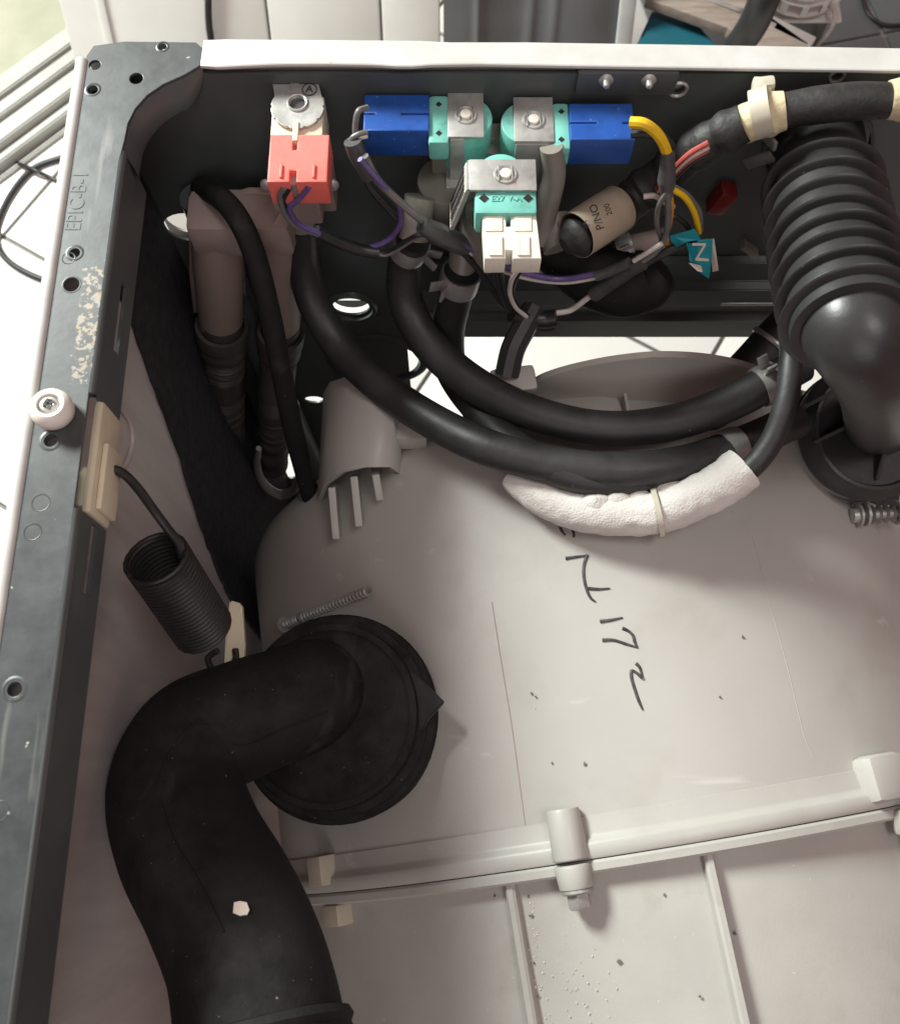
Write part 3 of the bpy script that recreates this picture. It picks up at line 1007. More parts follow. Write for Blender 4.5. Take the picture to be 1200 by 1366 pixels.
# square boss at the right and clip at the left
th, s_ = tub_coords(on_tub(1182, 1072, 0.006))
c = tubp(th, ssm, TR + 0.004)
rotb = Matrix((TU * math.cos(th) - TZ * math.sin(th), TA, TZ * math.cos(th) + TU * math.sin(th))).transposed()
add('square_boss', MB().box(c - TA * 0.0150 + TU * 0.003, (0.026, 0.024, 0.016), 0.005, rotb), M_TUB, tub)
add('square_boss', MB().box(c + TA * 0.0080 + TU * 0.012, (0.016, 0.013, 0.014), 0.003, rotb), M_TUBF, tub)
th, s_ = tub_coords(on_tub(437, 1200, 0.004))
c = tubp(th, ssm, TR + 0.003)
rotb = Matrix((TU * math.cos(th) - TZ * math.sin(th), TA, TZ * math.cos(th) + TU * math.sin(th))).transposed()
add('seam_clip', MB().box(c - TA * 0.013, (0.016, 0.017, 0.017), 0.002, rotb), M_CLIP, tub)
add('seam_clip', MB().box(c + TA * 0.0125 + TU * 0.005, (0.018, 0.012, 0.014), 0.002, rotb), M_CLIP, tub)

# moulded line along the rear shell
ml = [on_tub(px, py, 0.0) for (px, py) in [(656, 803), (668, 880), (682, 965), (695, 1060), (704, 1128)]]
add('mould_line', MB().tube(ml, 0.00025, 6), M_PINK, tub)
ml = [on_tub(px, py, 0.0) for (px, py) in [(1003, 715), (1025, 800), (1050, 890), (1072, 980), (1085, 1010)]]
add('mould_line', MB().tube(ml, 0.00015, 6), M_TUBF, tub)
# marker strokes
strokes = [
    [(736, 685), (743, 695), (749, 708), (754, 714)],
    [(747, 703), (752, 699), (759, 700), (764, 708), (765, 717)],
    [(756, 698), (763, 701), (766, 716)],
    [(754, 745), (768, 743), (784, 741)],
    [(783, 740), (779, 752), (778, 766), (781, 783), (787, 797), (794, 803)],
    [(784, 785), (798, 786), (813, 785)],
    [(800, 829), (815, 827), (830, 824)],
    [(830, 838), (838, 842), (844, 848), (846, 856), (850, 864)],
    [(803, 854), (818, 854), (834, 859), (850, 864)],
    [(848, 885), (853, 891), (857, 905)],
    [(857, 905), (849, 898), (842, 895), (842, 905), (847, 922), (852, 936), (857, 947)],
]
for st in strokes:
    P = [on_tub(a, b_, 0.0002) for (a, b_) in st]
    n = len(P)
    add('marker_stroke', MB().tube(P, [0.0010] + [0.0008] * (n - 2) + [0.0005], 8, per=5), M_MARK, tub)

# dirt flakes and a sprinkle of white powder lying on the tub
M_DIRT = mat('brown_dirt', (0.09, 0.08, 0.068), (0.16, 0.145, 0.12), rough=0.9, scale=300)
for (px, py, r) in [(709, 926, 0.0016), (715, 930, 0.0011), (780, 1019, 0.0014), (990, 850, 0.0012), (960, 930, 0.0009), (736, 1018, 0.0008), (708, 1222, 0.0016), (705, 1196, 0.0012),
                    (826, 1284, 0.0016), (786, 1206, 0.0014), (660, 1195, 0.0012), (886, 1194, 0.0010), (980, 1245, 0.0012), (712, 1285, 0.0013), (718, 1330, 0.0014), (933, 1330, 0.0012)]:
    rr_ = TR if py < 1140 else FR
    c_ = on_tub(px, py, 0.0002, rr_)
    th_, _ = tub_coords(c_)
    nn_ = TU * math.sin(th_) + TZ * math.cos(th_)
    e_ = nn_.cross(TA).normalized()
    ring_ = []
    for k_ in range(7):
        a_ = math.tau * k_ / 7
        q_ = r * random.uniform(0.25, 0.95)
        ring_.append(c_ + e_ * (q_ * math.cos(a_)) + TA * (q_ * math.sin(a_)))
    add('dirt_flake', MB().prism(ring_, nn_ * 0.0005), M_DIRT, tub, smooth=False)
pw = MB()
for k_ in range(90):
    px, py = random.choice([(random.gauss(765, 34), random.gauss(1318, 30)), (random.gauss(712, 5), random.uniform(1200, 1366))])
    c_ = on_tub(px, py, 0.0002, FR)
    pw.box(c_, (random.uniform(0.0002, 0.0009), random.uniform(0.0002, 0.0007), 0.0003), 0, Matrix.Rotation(random.uniform(0, 3), 3, 'Z'))
add('powder', pw, M_TAGW, tub, kind='stuff', smooth=False)

# raised rim at the back of the tub
rim = []
for (px, py) in [(705, 520), (712, 504), (745, 490), (800, 477), (850, 470), (885, 468), (930, 470), (970, 476), (1005, 486), (1040, 505), (1060, 530)]:
    p = at(px, py, y=-0.088 - 0.00012 * (px - 705) * 0 )
    rim.append(p)
rimp, _ = path(rim, 0.001, 5)
rv, rf = [], []
n = len(rimp)
for p in rimp:
    th, s_ = tub_coords(p)
    lo = tubp(th, s_ + 0.004, TR - 0.03)
    rv += [lo, p + Vector((0, 0.001, -0.0025)), p, p + Vector((0, -0.0035, -0.0005)), p + Vector((0, -0.0065, -0.022)), p + Vector((0, -0.010, -0.032)), p + Vector((0.0, -0.02, -0.045))]
for i in range(n - 1):
    for k in range(6):
        rf.append((i * 7 + k, i * 7 + k + 1, (i + 1) * 7 + k + 1, (i + 1) * 7 + k))
add('rear_rim', MB().raw(rv, rf), M_TUB, tub, angle=60)
# little fin on the rear surface
pf = on_tub(833, 535, 0.0)
add('fin', MB().bar(on_tub(832, 528, 0.002), on_tub(837, 558, 0.002), 0.002, 0.008, bev=0.0006), M_TUB, tub)
# clip block at the rear rim, left
pk = at(684, 514, y=-0.098)
add('rim_block', MB().box(pk, (0.0255, 0.016, 0.018), 0.003, Matrix.Rotation(R(8), 3, 'Z')), M_TUB, tub)
# hooded spring hanger on the tub's left shoulder
hA = [on_tub(px, py, 0.0) for (px, py) in [(437, 520), (533, 545)]]


def hood():
    mb = MB()
    pts_top = [(455, 508), (470, 505), (490, 506), (520, 512), (533, 520)]
    V, F = [], []
    rows = [[(437, 525), (446, 511), (468, 505), (495, 507), (522, 514), (532, 530)],
            [(435, 565), (443, 555), (466, 552), (495, 553), (520, 556), (531, 568)],
            [(432, 625), (440, 600), (464, 596), (492, 596), (518, 596), (529, 606)],
            [(430, 668), (439, 646), (462, 630), (490, 623), (515, 622), (527, 632)]]
    lifts = [[0.0, 0.016, 0.022, 0.023, 0.018, 0.0], [0.0, 0.020, 0.027, 0.028, 0.023, 0.0], [0.0, 0.022, 0.029, 0.030, 0.025, 0.0], [0.0, 0.020, 0.026, 0.027, 0.022, 0.0]]
    nr = len(rows)
    for r_, l_ in zip(rows, lifts):
        for (q, lf) in zip(r_, l_):
            V.append(on_tub(q[0], q[1], lf))
    for j in range(nr - 1):
        for i in range(5):
            F.append((j * 6 + i, j * 6 + i + 1, (j + 1) * 6 + i + 1, (j + 1) * 6 + i))
    b = bmesh.new()
    vs = [b.verts.new(p) for p in V]
    fs = [b.faces.new([vs[i] for i in q]) for q in F]
    bmesh.ops.recalc_face_normals(b, faces=fs)
    bmesh.ops.solidify(b, geom=list(b.faces), thickness=0.003)
    return mb.bm(b)


hd = add('spring_hood', hood(), M_TUB, tub, angle=89)
for (a, b_) in [((444, 648), (450, 716)), ((473, 634), (480, 700)), ((500, 626), (506, 660))]:
    add('hood_rib', MB().bar(on_tub(*a, 0.012), on_tub(*b_, 0.003), 0.0045, 0.020, bev=0.0008), M_TUB, hd)
add('hood_slot', MB().bar(on_tub(452, 574, 0.0225), on_tub(462, 580, 0.026), 0.0022, 0.003, bev=0.0008), M_INK, hd)
add('shoulder_block', MB().box(on_tub(548, 575, 0.004), (0.020, 0.018, 0.018), 0.003), M_TUB, tub)

#HOSES
# ================================================================ big outlet hose at the lower left
dc = on_tub(450, 957, 0.026)
dth, dss = tub_coords(dc)
dn = (TU * math.sin(dth) * 0.22 + TZ * math.cos(dth)).normalized()
bigh = thing('outlet_hose', dc - Vector((0, 0, 0.05)), 'fat matt black elbow hose rising from the tub at lower left', 'hose')
DRAD = 0.0575
add('collar', MB().lathe([(-0.07, DRAD * 0.9), (-0.02, DRAD * 0.93), (-0.012, DRAD * 0.94), (-0.011, DRAD * 0.985), (-0.002, DRAD * 0.99), (-0.001, DRAD), (0.004, DRAD), (0.0055, DRAD * 0.985), (0.006, DRAD * 0.925), (0.0085, DRAD * 0.92), (0.0095, DRAD * 0.945), (0.0125, DRAD * 0.94),
                          (0.0132, DRAD * 0.87), (0.0160, DRAD * 0.865), (0.0185, DRAD * 0.86), (0.0190, DRAD * 0.80), (0.0200, DRAD * 0.79), (0.0215, DRAD * 0.74), (0.0212, DRAD * 0.4), (0.021, 0.0)], dc, dn, 64), M_RUBBER_MATT, bigh)
hp = [at(446, 934, z=-0.215), at(441, 926, z=-0.194), at(421, 925, z=-0.172), at(372, 942, z=-0.157), at(318, 962, z=-0.148), at(262, 990, z=-0.142), at(236, 1050, z=-0.131), at(252, 1120, z=-0.118),
      at(292, 1195, z=-0.105), at(325, 1270, z=-0.095), at(343, 1345, z=-0.088), at(352, 1420, z=-0.083), at(356, 1500, z=-0.08)]
hr = [0.0305, 0.0300, 0.0298, 0.0302, 0.0310, 0.0325, 0.0330, 0.0335, 0.0335, 0.0335, 0.0345, 0.035, 0.035]


add('elbow', MB().tube(hp, hr, 48, per=10), M_RUBBER_MATT, bigh)
# ridge near the lower end
P_, R_ = path(hp, hr, 10)
k = 10 * 10 + 5
d_ = (P_[k + 1] - P_[k - 1]).normalized()
add('end_bead', MB().lathe([(-0.004, 0.0335), (-0.003, 0.0375), (0.0, 0.0388), (0.003, 0.0372), (0.005, 0.0380), (0.03, 0.037), (0.04, 0.036)], P_[k], d_, 56), M_RUBBER_MATT, bigh)
# mould seam running along the visible side of the elbow
sm = []
for (a, b_) in [(26, 0), (34, 0.0), (42, 0.002), (50, 0.004), (58, 0.006), (66, 0.008), (74, 0.008), (82, 0.008), (90, 0)]:
    tt = (P_[a + 1] - P_[a - 1]).normalized()
    vw = (CAM - P_[a]).normalized()
    vw = (vw - tt * vw.dot(tt)).normalized()
    sd_ = tt.cross(vw)
    ang = R(-22) if a < 50 else R(8)
    sm.append(P_[a] + (vw * math.cos(ang) + sd_ * math.sin(ang)) * (R_[a] + 0.0001))
add('mould_seam', MB().tube(sm, 0.0006, 6, per=6), M_RUBBER_MATT, bigh)
# tab on the collar
tq = [on_tub(548, 894, 0.020), on_tub(592, 936, 0.020), on_tub(572, 958, 0.020), on_tub(548, 995, 0.020), on_tub(515, 940, 0.020)]
add('collar_tab', MB().prism(tq, -dn * 0.004, 0.0006), M_RUBBER, bigh)
# torn white sticker scrap on the hose
ks = 70
tt = (P_[ks + 1] - P_[ks - 1]).normalized()
pd = at(322, 1214, z=-0.0665)
nsv = (CAM - pd).normalized()
e1_ = RIGHT
e2_ = nsv.cross(e1_).normalized()
ps = [(-3.5, 3), (-1, 3.5), (2, 3), (3.4, 0), (2.6, -2.0), (0.2, -2.2), (-1.6, -4.2), (-3.4, -4.6), (-3.6, -1)]
add('sticker_scrap', MB().prism([pd + (e1_ * a + e2_ * b_) * 0.00095 for a, b_ in ps], nsv * -0.004, 0.0), M_TAGW, bigh)

# long self-tapping screw resting against the collar
def screw(name, p0, p1, rh, rs, m, label=None, group=None, parent=None, pitch=0.0022):
    d = (p1 - p0).normalized()
    L = (p1 - p0).length
    if parent is None:
        t = thing(name, p0 - Vector((0, 0, rh)), label, 'screw', group)
    else:
        t = parent
    add('screw_head', MB().lathe([(0, 0.0), (0.0004, rh * 0.5), (0.0008, rh * 0.78), (0.004, rh * 0.82), (0.0042, rh * 1.25), (0.0054, rh * 1.25), (0.0056, rs)], p0, d, 6 if False else 24), m, t)
    prof = [(0.0054, rs)]
    h = 0.006
    while h < L - 0.004:
        prof += [(h, rs * 0.7), (h + pitch * 0.45, rs * 0.7), (h + pitch * 0.62, rs * 1.45), (h + pitch * 0.8, rs * 0.7)]
        h += pitch
    prof += [(L - 0.003, rs * 0.7), (L, 0.0002)]
    add('threaded_shank', MB().lathe(prof, p0, d, 18), m, t)
    return t


s_a, s_b = on_tub(373, 836, 0.006), on_tub(496, 786, 0.006)
screw('long_screw', s_a, s_b, 0.0042, 0.0022, M_CLAMP, 'long threaded screw with washer head above the fat elbow hose collar', pitch=0.0034)
wsh = MB().cyl(s_a + (s_b - s_a) * 0.26, s_a + (s_b - s_a) * 0.28, 0.0036, 18)
add('washer', wsh, M_CLAMP, bpy.data.objects['long_screw'])

# ================================================================ spring
spr = thing('suspension_spring', at(235, 800, z=-0.1), 'black coil spring hooked to the cream seat on the left rail', 'spring')
q0, q1 = at(207, 742, z=-0.062), at(270, 838, z=-0.112)
ax = (q1 - q0).normalized()
L = (q1 - q0).length
u = ax.orthogonal().normalized()
w_ = ax.cross(u)
TURN = 22
pts = []
for i in range(TURN * 20 + 1):
    t = i / (TURN * 20)
    a = math.tau * TURN * t
    pts.append(q0 + ax * (L * t) + (u * math.cos(a) + w_ * math.sin(a)) * 0.0143)
add('coil', MB().tube(pts, 0.00118, 7, smooth=False), M_SPRING, spr)
hk = [at(139, 626, z=-0.022), at(150, 626, z=-0.022), at(166, 633, z=-0.026), at(185, 653, z=-0.035), at(204, 679, z=-0.045), at(224, 706, z=-0.052), at(238, 724, z=-0.058), at(243, 742, z=-0.064)]
add('upper_hook', MB().tube(hk, 0.0021, 12), M_SPRING, spr)
lk = [at(290, 868, z=-0.125), at(281, 874, z=-0.128), at(277, 880, z=-0.13), at(284, 892, z=-0.135), at(303, 892, z=-0.142), at(314, 880, z=-0.146), at(314, 866, z=-0.147)]
add('lower_hook', MB().tube(lk, 0.0017, 10), M_SPRING, spr)
bkq = [(306, 800), (322, 805), (326, 860), (324, 900), (298, 908), (300, 850)]
add('spring_bracket', MB().prism([at(a, b_, z=-0.150) for a, b_ in bkq], (0, 0, -0.006), 0.001), M_CREAM, tub)

# ================================================================ ribbed hose at the right
bel = thing('ribbed_hose', at(1140, 620, z=-0.2), 'ribbed black rubber hose with elbow and round flange at the right', 'hose')
BR = 0.0262
bpts = [at(1088, 180, z=-0.040), at(1092, 220, z=-0.037), at(1101, 280, z=-0.030), at(1112, 340, z=-0.021), at(1125, 395, z=-0.012), at(1137, 440, z=-0.005)]
BP, BRR = path(bpts, BR, 60)
Ls = [0]
for i in range(1, len(BP)):
    Ls.append(Ls[-1] + (BP[i] - BP[i - 1]).length)
# arc positions of the ribs, read where each rib shows
ribs = []
for (px, py) in [(1096, 250), (1100, 276), (1105, 302), (1110, 327), (1115, 351), (1121, 375), (1127, 400), (1134, 425)]:
    best = min(range(len(BP)), key=lambda i: (BP[i] - at(px, py, y=BP[i].y)).length)
    ribs.append(Ls[best])


def bell_r(l, tot, r):
    e = 0.0
    for k_, q in enumerate(ribs):
        d = abs(l - q)
        if d < 0.0011:
            e = max(e, (1 - (d / 0.0011) ** 2) ** 0.5 * 0.0040 + 0.0003)
    gr = 1.0 + 0.06 * (l / tot)
    return (r - 0.0022) * gr * (0.93 if l < ribs[0] - 0.004 else 1) + e


add('bellows', MB().tube(bpts, BR, 56, per=90, rfun=bell_r), M_BELLOWS, bel)
# smooth bulged elbow into the flange
fc = on_tub(1150, 592, 0.0)
fth, _ = tub_coords(fc)
fn = Vector((0.06, -0.22, 1)).normalized()
ep = [at(1126, 405, z=-0.011), at(1138, 438, z=-0.006), at(1154, 466, z=-0.010), at(1168, 494, z=-0.026), at(1175, 520, z=-0.054), at(1176, 542, z=-0.092), at(1174, 556, z=-0.130), at(1172, 566, z=-0.168)]
add('elbow', MB().tube(ep, [0.0225, 0.0218, 0.0206, 0.0196, 0.0190, 0.0190, 0.0194, 0.0202], 48, per=10), M_BELLOWS, bel)
FRD = 0.0372
fcc = on_tub(1153, 577, 0.026)
add('flange', MB().lathe([(-0.05, FRD * 1.0), (-0.016, FRD * 1.05), (-0.010, FRD * 1.09), (-0.009, FRD * 1.03), (-0.002, FRD * 1.03), (-0.001, FRD * 1.10), (0.0035, FRD * 1.12), (0.0060, FRD * 1.09), (0.0085, FRD * 1.04), (0.0105, FRD * 0.985),
                          (0.0125, FRD * 0.96), (0.0128, FRD * 0.91), (0.0105, FRD * 0.88), (0.0098, FRD * 0.4)], fcc, fn, 64), M_BELLOWS, bel)
for (pa, pb) in [((1068, 545), (1112, 522)), ((1086, 590), (1148, 560)), ((1170, 640), (1184, 590)), ((1176, 628), (1188, 560))][:3]:
    A_, B_ = at(*pa, y=0), None
    # a fin between the flange face and the elbow
    def on_flange(px, py, h):
        d = ray(px, py)
        o = fcc + fn * h
        return CAM + d * ((o - CAM).dot(fn) / d.dot(fn))
    a_, b_ = on_flange(*pa, 0.0125), on_flange(*pb, 0.022)
    a0_, b0_ = a_ - fn * 0.006, b_ - fn * 0.016
    sdv = (b_ - a_).cross(fn).normalized() * 0.0011
    add('fin', MB().prism([a_ - sdv, b_ - sdv, b0_ - sdv, a0_ - sdv], sdv * 2, 0.0004), M_BELLOWS, bel)
# wire clamp and its screw
clp = thing('hose_clamp', fcc - fn * 0.02, 'steel wire clamp with short screw under the round flange of the ribbed hose', 'clamp')
add('clamp_band', MB().lathe([(-0.0085, FRD * 1.035), (-0.0085, FRD * 1.06), (-0.0025, FRD * 1.06), (-0.0025, FRD * 1.035)], fcc, fn, 64, closed=True), M_ZINC, clp)
zq = -0.185
screw('clamp_screw', at(1134, 688, z=zq), at(1240, 682, z=zq), 0.0058, 0.0040, M_ZINC, parent=clp, pitch=0.0042)
for (px, py) in [(1152, 670), (1194, 668)]:
    p = at(px, py, z=zq)
    add('clamp_ear', MB().lathe([(-0.0008, 0.0042), (-0.0008, 0.0072), (0.0008, 0.0072), (0.0008, 0.0042)], at(px + 2, py + 16, z=zq), (1, 0.05, 0), 24, closed=True), M_ZINC, clp)
ft = MB()
ft.prism([at(1062, 628, z=-0.205), at(1080, 640, z=-0.205), at(1110, 656, z=-0.205), at(1108, 666, z=-0.205), at(1080, 652, z=-0.205), at(1056, 636, z=-0.205)], (0, 0, -0.008))
ft.prism([at(1126, 660, z=-0.205), at(1200, 660, z=-0.205), at(1200, 668, z=-0.205), at(1126, 672, z=-0.205)], (0, 0, -0.008))
add('flange_foot', ft, M_RUBBER, bel)
# metal strap at the top of the ribbed hose
st = thing('top_strap', at(1070, 200, y=-0.03), 'dull metal strap clip round the top of the ribbed hose', 'clip')
add('strap_band', MB().lathe([(-0.003, 0.0246), (-0.003, 0.0262), (0.003, 0.0262), (0.003, 0.0246)], at(1089, 196, z=-0.039), BP[60] - BP[0], 48, closed=True), M_SLEEVE, st)
add('strap_ear', MB().bar(at(994, 218, y=-0.03), at(1030, 208, y=-0.034), 0.002, 0.006, bev=0.0006), M_SLEEVE, st)
add('strap_ear', MB().bar(at(1018, 178, y=-0.02), at(1034, 196, y=-0.03), 0.002, 0.005, bev=0.0006), M_CLAMP, st)
#WIRING
# ================================================================ valves and plugs
def pbox(mb, x0, x1, y0, y1, z, h, bev=0.0008):
    """box whose top lies at height z and shows between these picture lines"""
    ym = (y0 + y1) / 2
    a, b_ = at(x0, ym, z=z), at(x1, ym, z=z)
    ya, yb2 = at(600, y0, z=z).y, at(600, y1, z=z).y
    return mb.box2((a.x, yb2, z - h), (b_.x, ya, z), bev)


def plane_z(px, py, z):
    p = at(px, py, z=z)
    return (p.x, p.y)


# ---- single valve with the red plug
ZR = -0.011
vr = thing('single_inlet_valve', at(397, 250, y=-0.02), 'inlet valve with scalloped steel top plate, mounted left on the back panel', 'valve')
cx_, cy_ = plane_z(397, 143, ZR)
RD = 0.0123
sc_o = []
a_up = [plane_z(365, 109, ZR), plane_z(425, 109, ZR)]
for i in range(96):
    a = math.tau * i / 96
    r = RD * (1 - 0.055 * max(0, math.cos(a * 14)) ** 4)
    x, y = cx_ + r * math.cos(a), cy_ + r * math.sin(a)
    sc_o.append((x, y))
ring = [q for q in sc_o if not (q[1] > cy_ + RD * 0.45)]
ring.sort(key=lambda q: (math.atan2(q[1] - cy_, q[0] - cx_) - R(30)) % math.tau)
outl = [(a_up[0][0], -0.0005), (a_up[0][0], ring[0][1])]
ring_ccw = ring  # from upper right, through left/bottom
start = min(range(len(ring)), key=lambda i: (ring[i][0] - a_up[0][0]) ** 2 + (ring[i][1] - cy_ - RD * 0.45) ** 2)
lower = [(cx_ + RD * (1 - 0.06 * max(0, math.cos(t * 10)) ** 6) * math.cos(t), cy_ + RD * (1 - 0.06 * max(0, math.cos(t * 10)) ** 6) * math.sin(t)) for t in [R(152) + R(236) * k / 110 for k in range(111)]]
outl = [(a_up[0][0], -0.0005)] + lower + [(a_up[1][0], -0.0005)]
hole = circ(*plane_z(397, 139, ZR), 0.0040, 24)
add('steel_plate', plate(outl, [hole], 0.0016, lambda u, v, w: Vector((u, v, ZR + w)), 0.0003), M_ZINC, vr)
hx, hy = plane_z(397, 139, ZR)
add('plate_rim', MB().lathe([(0, 0.0039), (0.0010, 0.0040), (0.0012, 0.0045), (0.0008, 0.0050), (0, 0.0051)], (hx, hy, ZR + 0.0006), (0, 0, 1), 32), M_ZINC, vr)
add('plunger_well', MB().cyl((hx, hy, ZR - 0.0014), (hx, hy, ZR - 0.0007), 0.0039, 24), M_SLEEVE, vr)
tA = plane_z(413, 121, ZR)
add('ink_letter', text_mb('A', 0.0055, lambda u, v, w: Vector((tA[0] + u, tA[1] + v, ZR + 0.0011 + w)), 0.0001), M_INK, vr)
add('ink_ring', MB().lathe([(0, 0.0032), (0.0002, 0.0032), (0.0002, 0.0036), (0, 0.0036)], (tA[0], tA[1], ZR + 0.001), (0, 0, 1), 28, closed=True), M_INK, vr)
dx_, dy_ = plane_z(393, 117, ZR)
add('plate_dimple', MB().lathe([(0, 0.0028), (0.0002, 0.0027), (0.0003, 0.0)], (dx_, dy_, ZR + 0.0008), (0, 0, 1), 20), M_CLAMP, vr)
cb = MB()
pbox(cb, 362, 431, 128, 181, ZR - 0.0012, 0.020, 0.001)
add('coil_body', cb, M_CREAM, vr)
add('locking_tongue', MB().box2((hx - 0.0013, at(396, 190, z=ZR).y, ZR - 0.003), (hx + 0.0013, at(396, 164, z=ZR).y, ZR + 0.0016), 0.0006), M_CREAM, vr)
mp_ = MB()
a, b_ = at(354, 238, y=-0.018), at(450, 279, y=-0.018)
mp_.box2((a.x, -0.020, b_.z), (b_.x, -0.0035, a.z), 0.002)
mp_.box2((a.x + 0.004, -0.032, b_.z + 0.006), (b_.x - 0.006, -0.0201, a.z - 0.001), 0.002)
add('valve_body', mp_, M_PINK, vr)
for px in (356, 443):
    p = at(px, 246, y=-0.0205)
    add('mounting_screw', MB().lathe([(0, 0.0036), (0.0008, 0.0034), (0.0016, 0.0022), (0.0018, 0)], p, (0, -1, 0.3), 20), M_ZINC, vr)
sp = at(402, 292, y=-0.025)
add('outlet_spout', MB().cyl(at(400, 268, y=-0.023), at(403, 312, y=-0.027), 0.0075, 24), M_VBODY, vr)

rp = thing('red_plug', at(397, 250, y=-0.055), 'coral red connector plug pushed onto the single inlet valve', 'plug')
ya, yb2 = at(600, 181, z=ZR + 0.001).y, at(600, 241, z=ZR + 0.001).y
xa, xb = at(361, 211, z=ZR).x, at(436, 211, z=ZR).x
xm = (xa + xb) / 2
zt_, zb_ = ZR + 0.0012, -0.026
ph = [[(hx - 0.0016, ya + 0.001), (hx - 0.0016, ya - 0.0085), (hx + 0.0016, ya - 0.0085), (hx + 0.0016, ya + 0.001)]]
po = [(xa, yb2), (hx - 0.0022, yb2), (hx - 0.0022, yb2 + 0.0062), (hx + 0.0022, yb2 + 0.0062), (hx + 0.0022, yb2), (xb, yb2), (xb, ya), (hx + 0.0017, ya), (hx + 0.0017, ya - 0.0085),
      (hx - 0.0017, ya - 0.0085), (hx - 0.0017, ya), (xa, ya)]
add('housing', plate(po, [], zt_ - zb_, lambda u, v, w: Vector((u, v, (zt_ + zb_) / 2 + w)), 0.0007), M_RED, rp)
add('inner_core', MB().box2((hx - 0.0035, yb2 + 0.0008, zb_ + 0.001), (hx + 0.0035, ya - 0.001, zt_ - 0.004)), M_PINK, rp)
for xx in (xa + 0.0055, xb - 0.0055):
    add('latch_rib', MB().box2((xx - 0.0006, yb2 + 0.0012, zt_ - 0.0005), (xx + 0.0006, yb2 + 0.0085, zt_ + 0.0010), 0.0003), M_RED, rp)
for xx in (xa + 0.0058, xb - 0.0058):
    add('cable_port', MB().box2((xx - 0.0036, yb2 - 0.0004, zb_ + 0.002), (xx + 0.0036, yb2 + 0.0004, zt_ - 0.003)), M_INK, rp)

# ---- triple valve
vt = thing('triple_inlet_valve', at(670, 330, y=-0.05), 'triple water inlet valve with teal coils and steel brackets on back panel', 'valve')
ZC = -0.017


def core(px, py, z):
    p = at(px, py, z=z)
    o = add('core_ring', MB().lathe([(0, 0.0056), (0.0007, 0.0052), (0.0008, 0.0044), (0.0002, 0.0040), (-0.0004, 0.0030)], p, (0, 0, 1), 32), M_ZINC, vt)
    add('core_pin', MB().cyl(p + Vector((0, 0, -0.001)), p + Vector((0, 0, 0.0012)), 0.0027, 20, bev=0.0004), M_PLUGW, o)
    for s in (-1, 1):
        add('core_key', MB().box(p + Vector((s * 0.0031, 0, 0.0005)), (0.0008, 0.0085, 0.0012), 0.0002), M_CLAMP, o)


def coil_side(bx0, bx1, by0, by1, cxp, blk, sgn):
    # teal winding
    c = at(cxp, (by0 + by1) / 2 + 2, z=ZC)
    add('coil', MB().cyl((c.x, c.y, ZC - 0.030), (c.x, c.y, ZC - 0.0012), 0.0125, 40, bev=0.001), M_TEAL, vt)
    # bracket: top plate and front cheek bent down
    m_ = MB()
    pbox(m_, bx0, bx1, by0, by1, ZC + 0.0006, 0.0016, 0.0004)
    ym = at(600, by1, z=ZC).y
    xa_, xb_ = at(bx0, by1, z=ZC).x, at(bx1, by1, z=ZC).x
    m_.box2((xa_ + 0.001, ym - 0.0012, ZC - 0.030), (xb_ - (0.009 if sgn < 0 else 0.0), ym + 0.0003, ZC - 0.001), 0.0004)
    m_.box2((xa_ - 0.001, ym - 0.006, ZC - 0.0315), (xb_ + 0.001, ym + 0.012, ZC - 0.030), 0.0004)
    add('bracket', m_, M_ZINC, vt)
    core((bx0 + bx1) / 2, (by0 + by1) / 2 + 1, ZC + 0.0006)
    t_ = MB()
    pbox(t_, blk[0], blk[1], blk[2], blk[3], ZC + 0.0002, 0.013, 0.0022)
    bb = add('terminal_block', t_, M_TEAL, vt)
    for f in (0.2, 0.8):
        p = at(blk[0] + (blk[1] - blk[0]) * 0.5, blk[2] + (blk[3] - blk[2]) * f, z=ZC + 0.0003)
        add('diamond_mark', MB().box(p, (0.0022, 0.0022, 0.0003), 0, Matrix.Rotation(R(45), 3, 'Z')), M_WIRE_K, bb)


coil_side(597, 645, 122, 182, 622, (571, 599, 126, 190), -1)
coil_side(685, 738, 129, 188, 703, (737, 760, 136, 198), 1)
# front coil
ZF = -0.0145
c = at(668, 229, z=ZF)
add('coil', MB().cyl((c.x, c.y, ZF - 0.034), (c.x, c.y, ZF - 0.001), 0.0112, 40, bev=0.001), M_TEAL, vt)
m_ = MB()
pbox(m_, 626, 715, 212, 253, ZF + 0.0008, 0.0016, 0.0004)
xa_ = at(626, 232, z=ZF).x
ya_, yb3 = at(600, 212, z=ZF).y, at(600, 253, z=ZF).y
m_.prism([(xa_ - 0.0008, yb3 + 0.0005, ZF), (xa_ + 0.0008, yb3 + 0.0005, ZF), (xa_ - 0.0072, yb3 + 0.0005, ZF - 0.032), (xa_ - 0.0088, yb3 + 0.0005, ZF - 0.032)], (0, ya_ - yb3 - 0.001, 0))
add('bracket', m_, M_ZINC, vt)
core(674, 232, ZF + 0.0008)
t_ = MB()
pbox(t_, 633, 716, 250, 284, ZF - 0.0012, 0.016, 0.002)
tb = add('terminal_block', t_, M_TEAL, vt)
for px in (645, 704):
    add('diamond_mark', MB().box(at(px, 264, z=ZF - 0.0010), (0.0032, 0.0032, 0.0004), 0, Matrix.Rotation(R(45), 3, 'Z')), M_WIRE_K, tb)
lt = at(675, 265, z=ZF - 0.0011)
add('moulded_lettering', text_mb('E27 V-A', 0.0042, lambda u, v, w: Vector((lt.x + u, lt.y + v, lt.z + w)), 0.0003), M_TEAL, tb)
# barcode sticker on the left cheek
def cheek(f, d, out):
    return Vector((xa_ - 0.0010 - 0.008 * d - out, yb3 + 0.001 + (ya_ - yb3 - 0.002) * f, ZF - 0.032 * d))


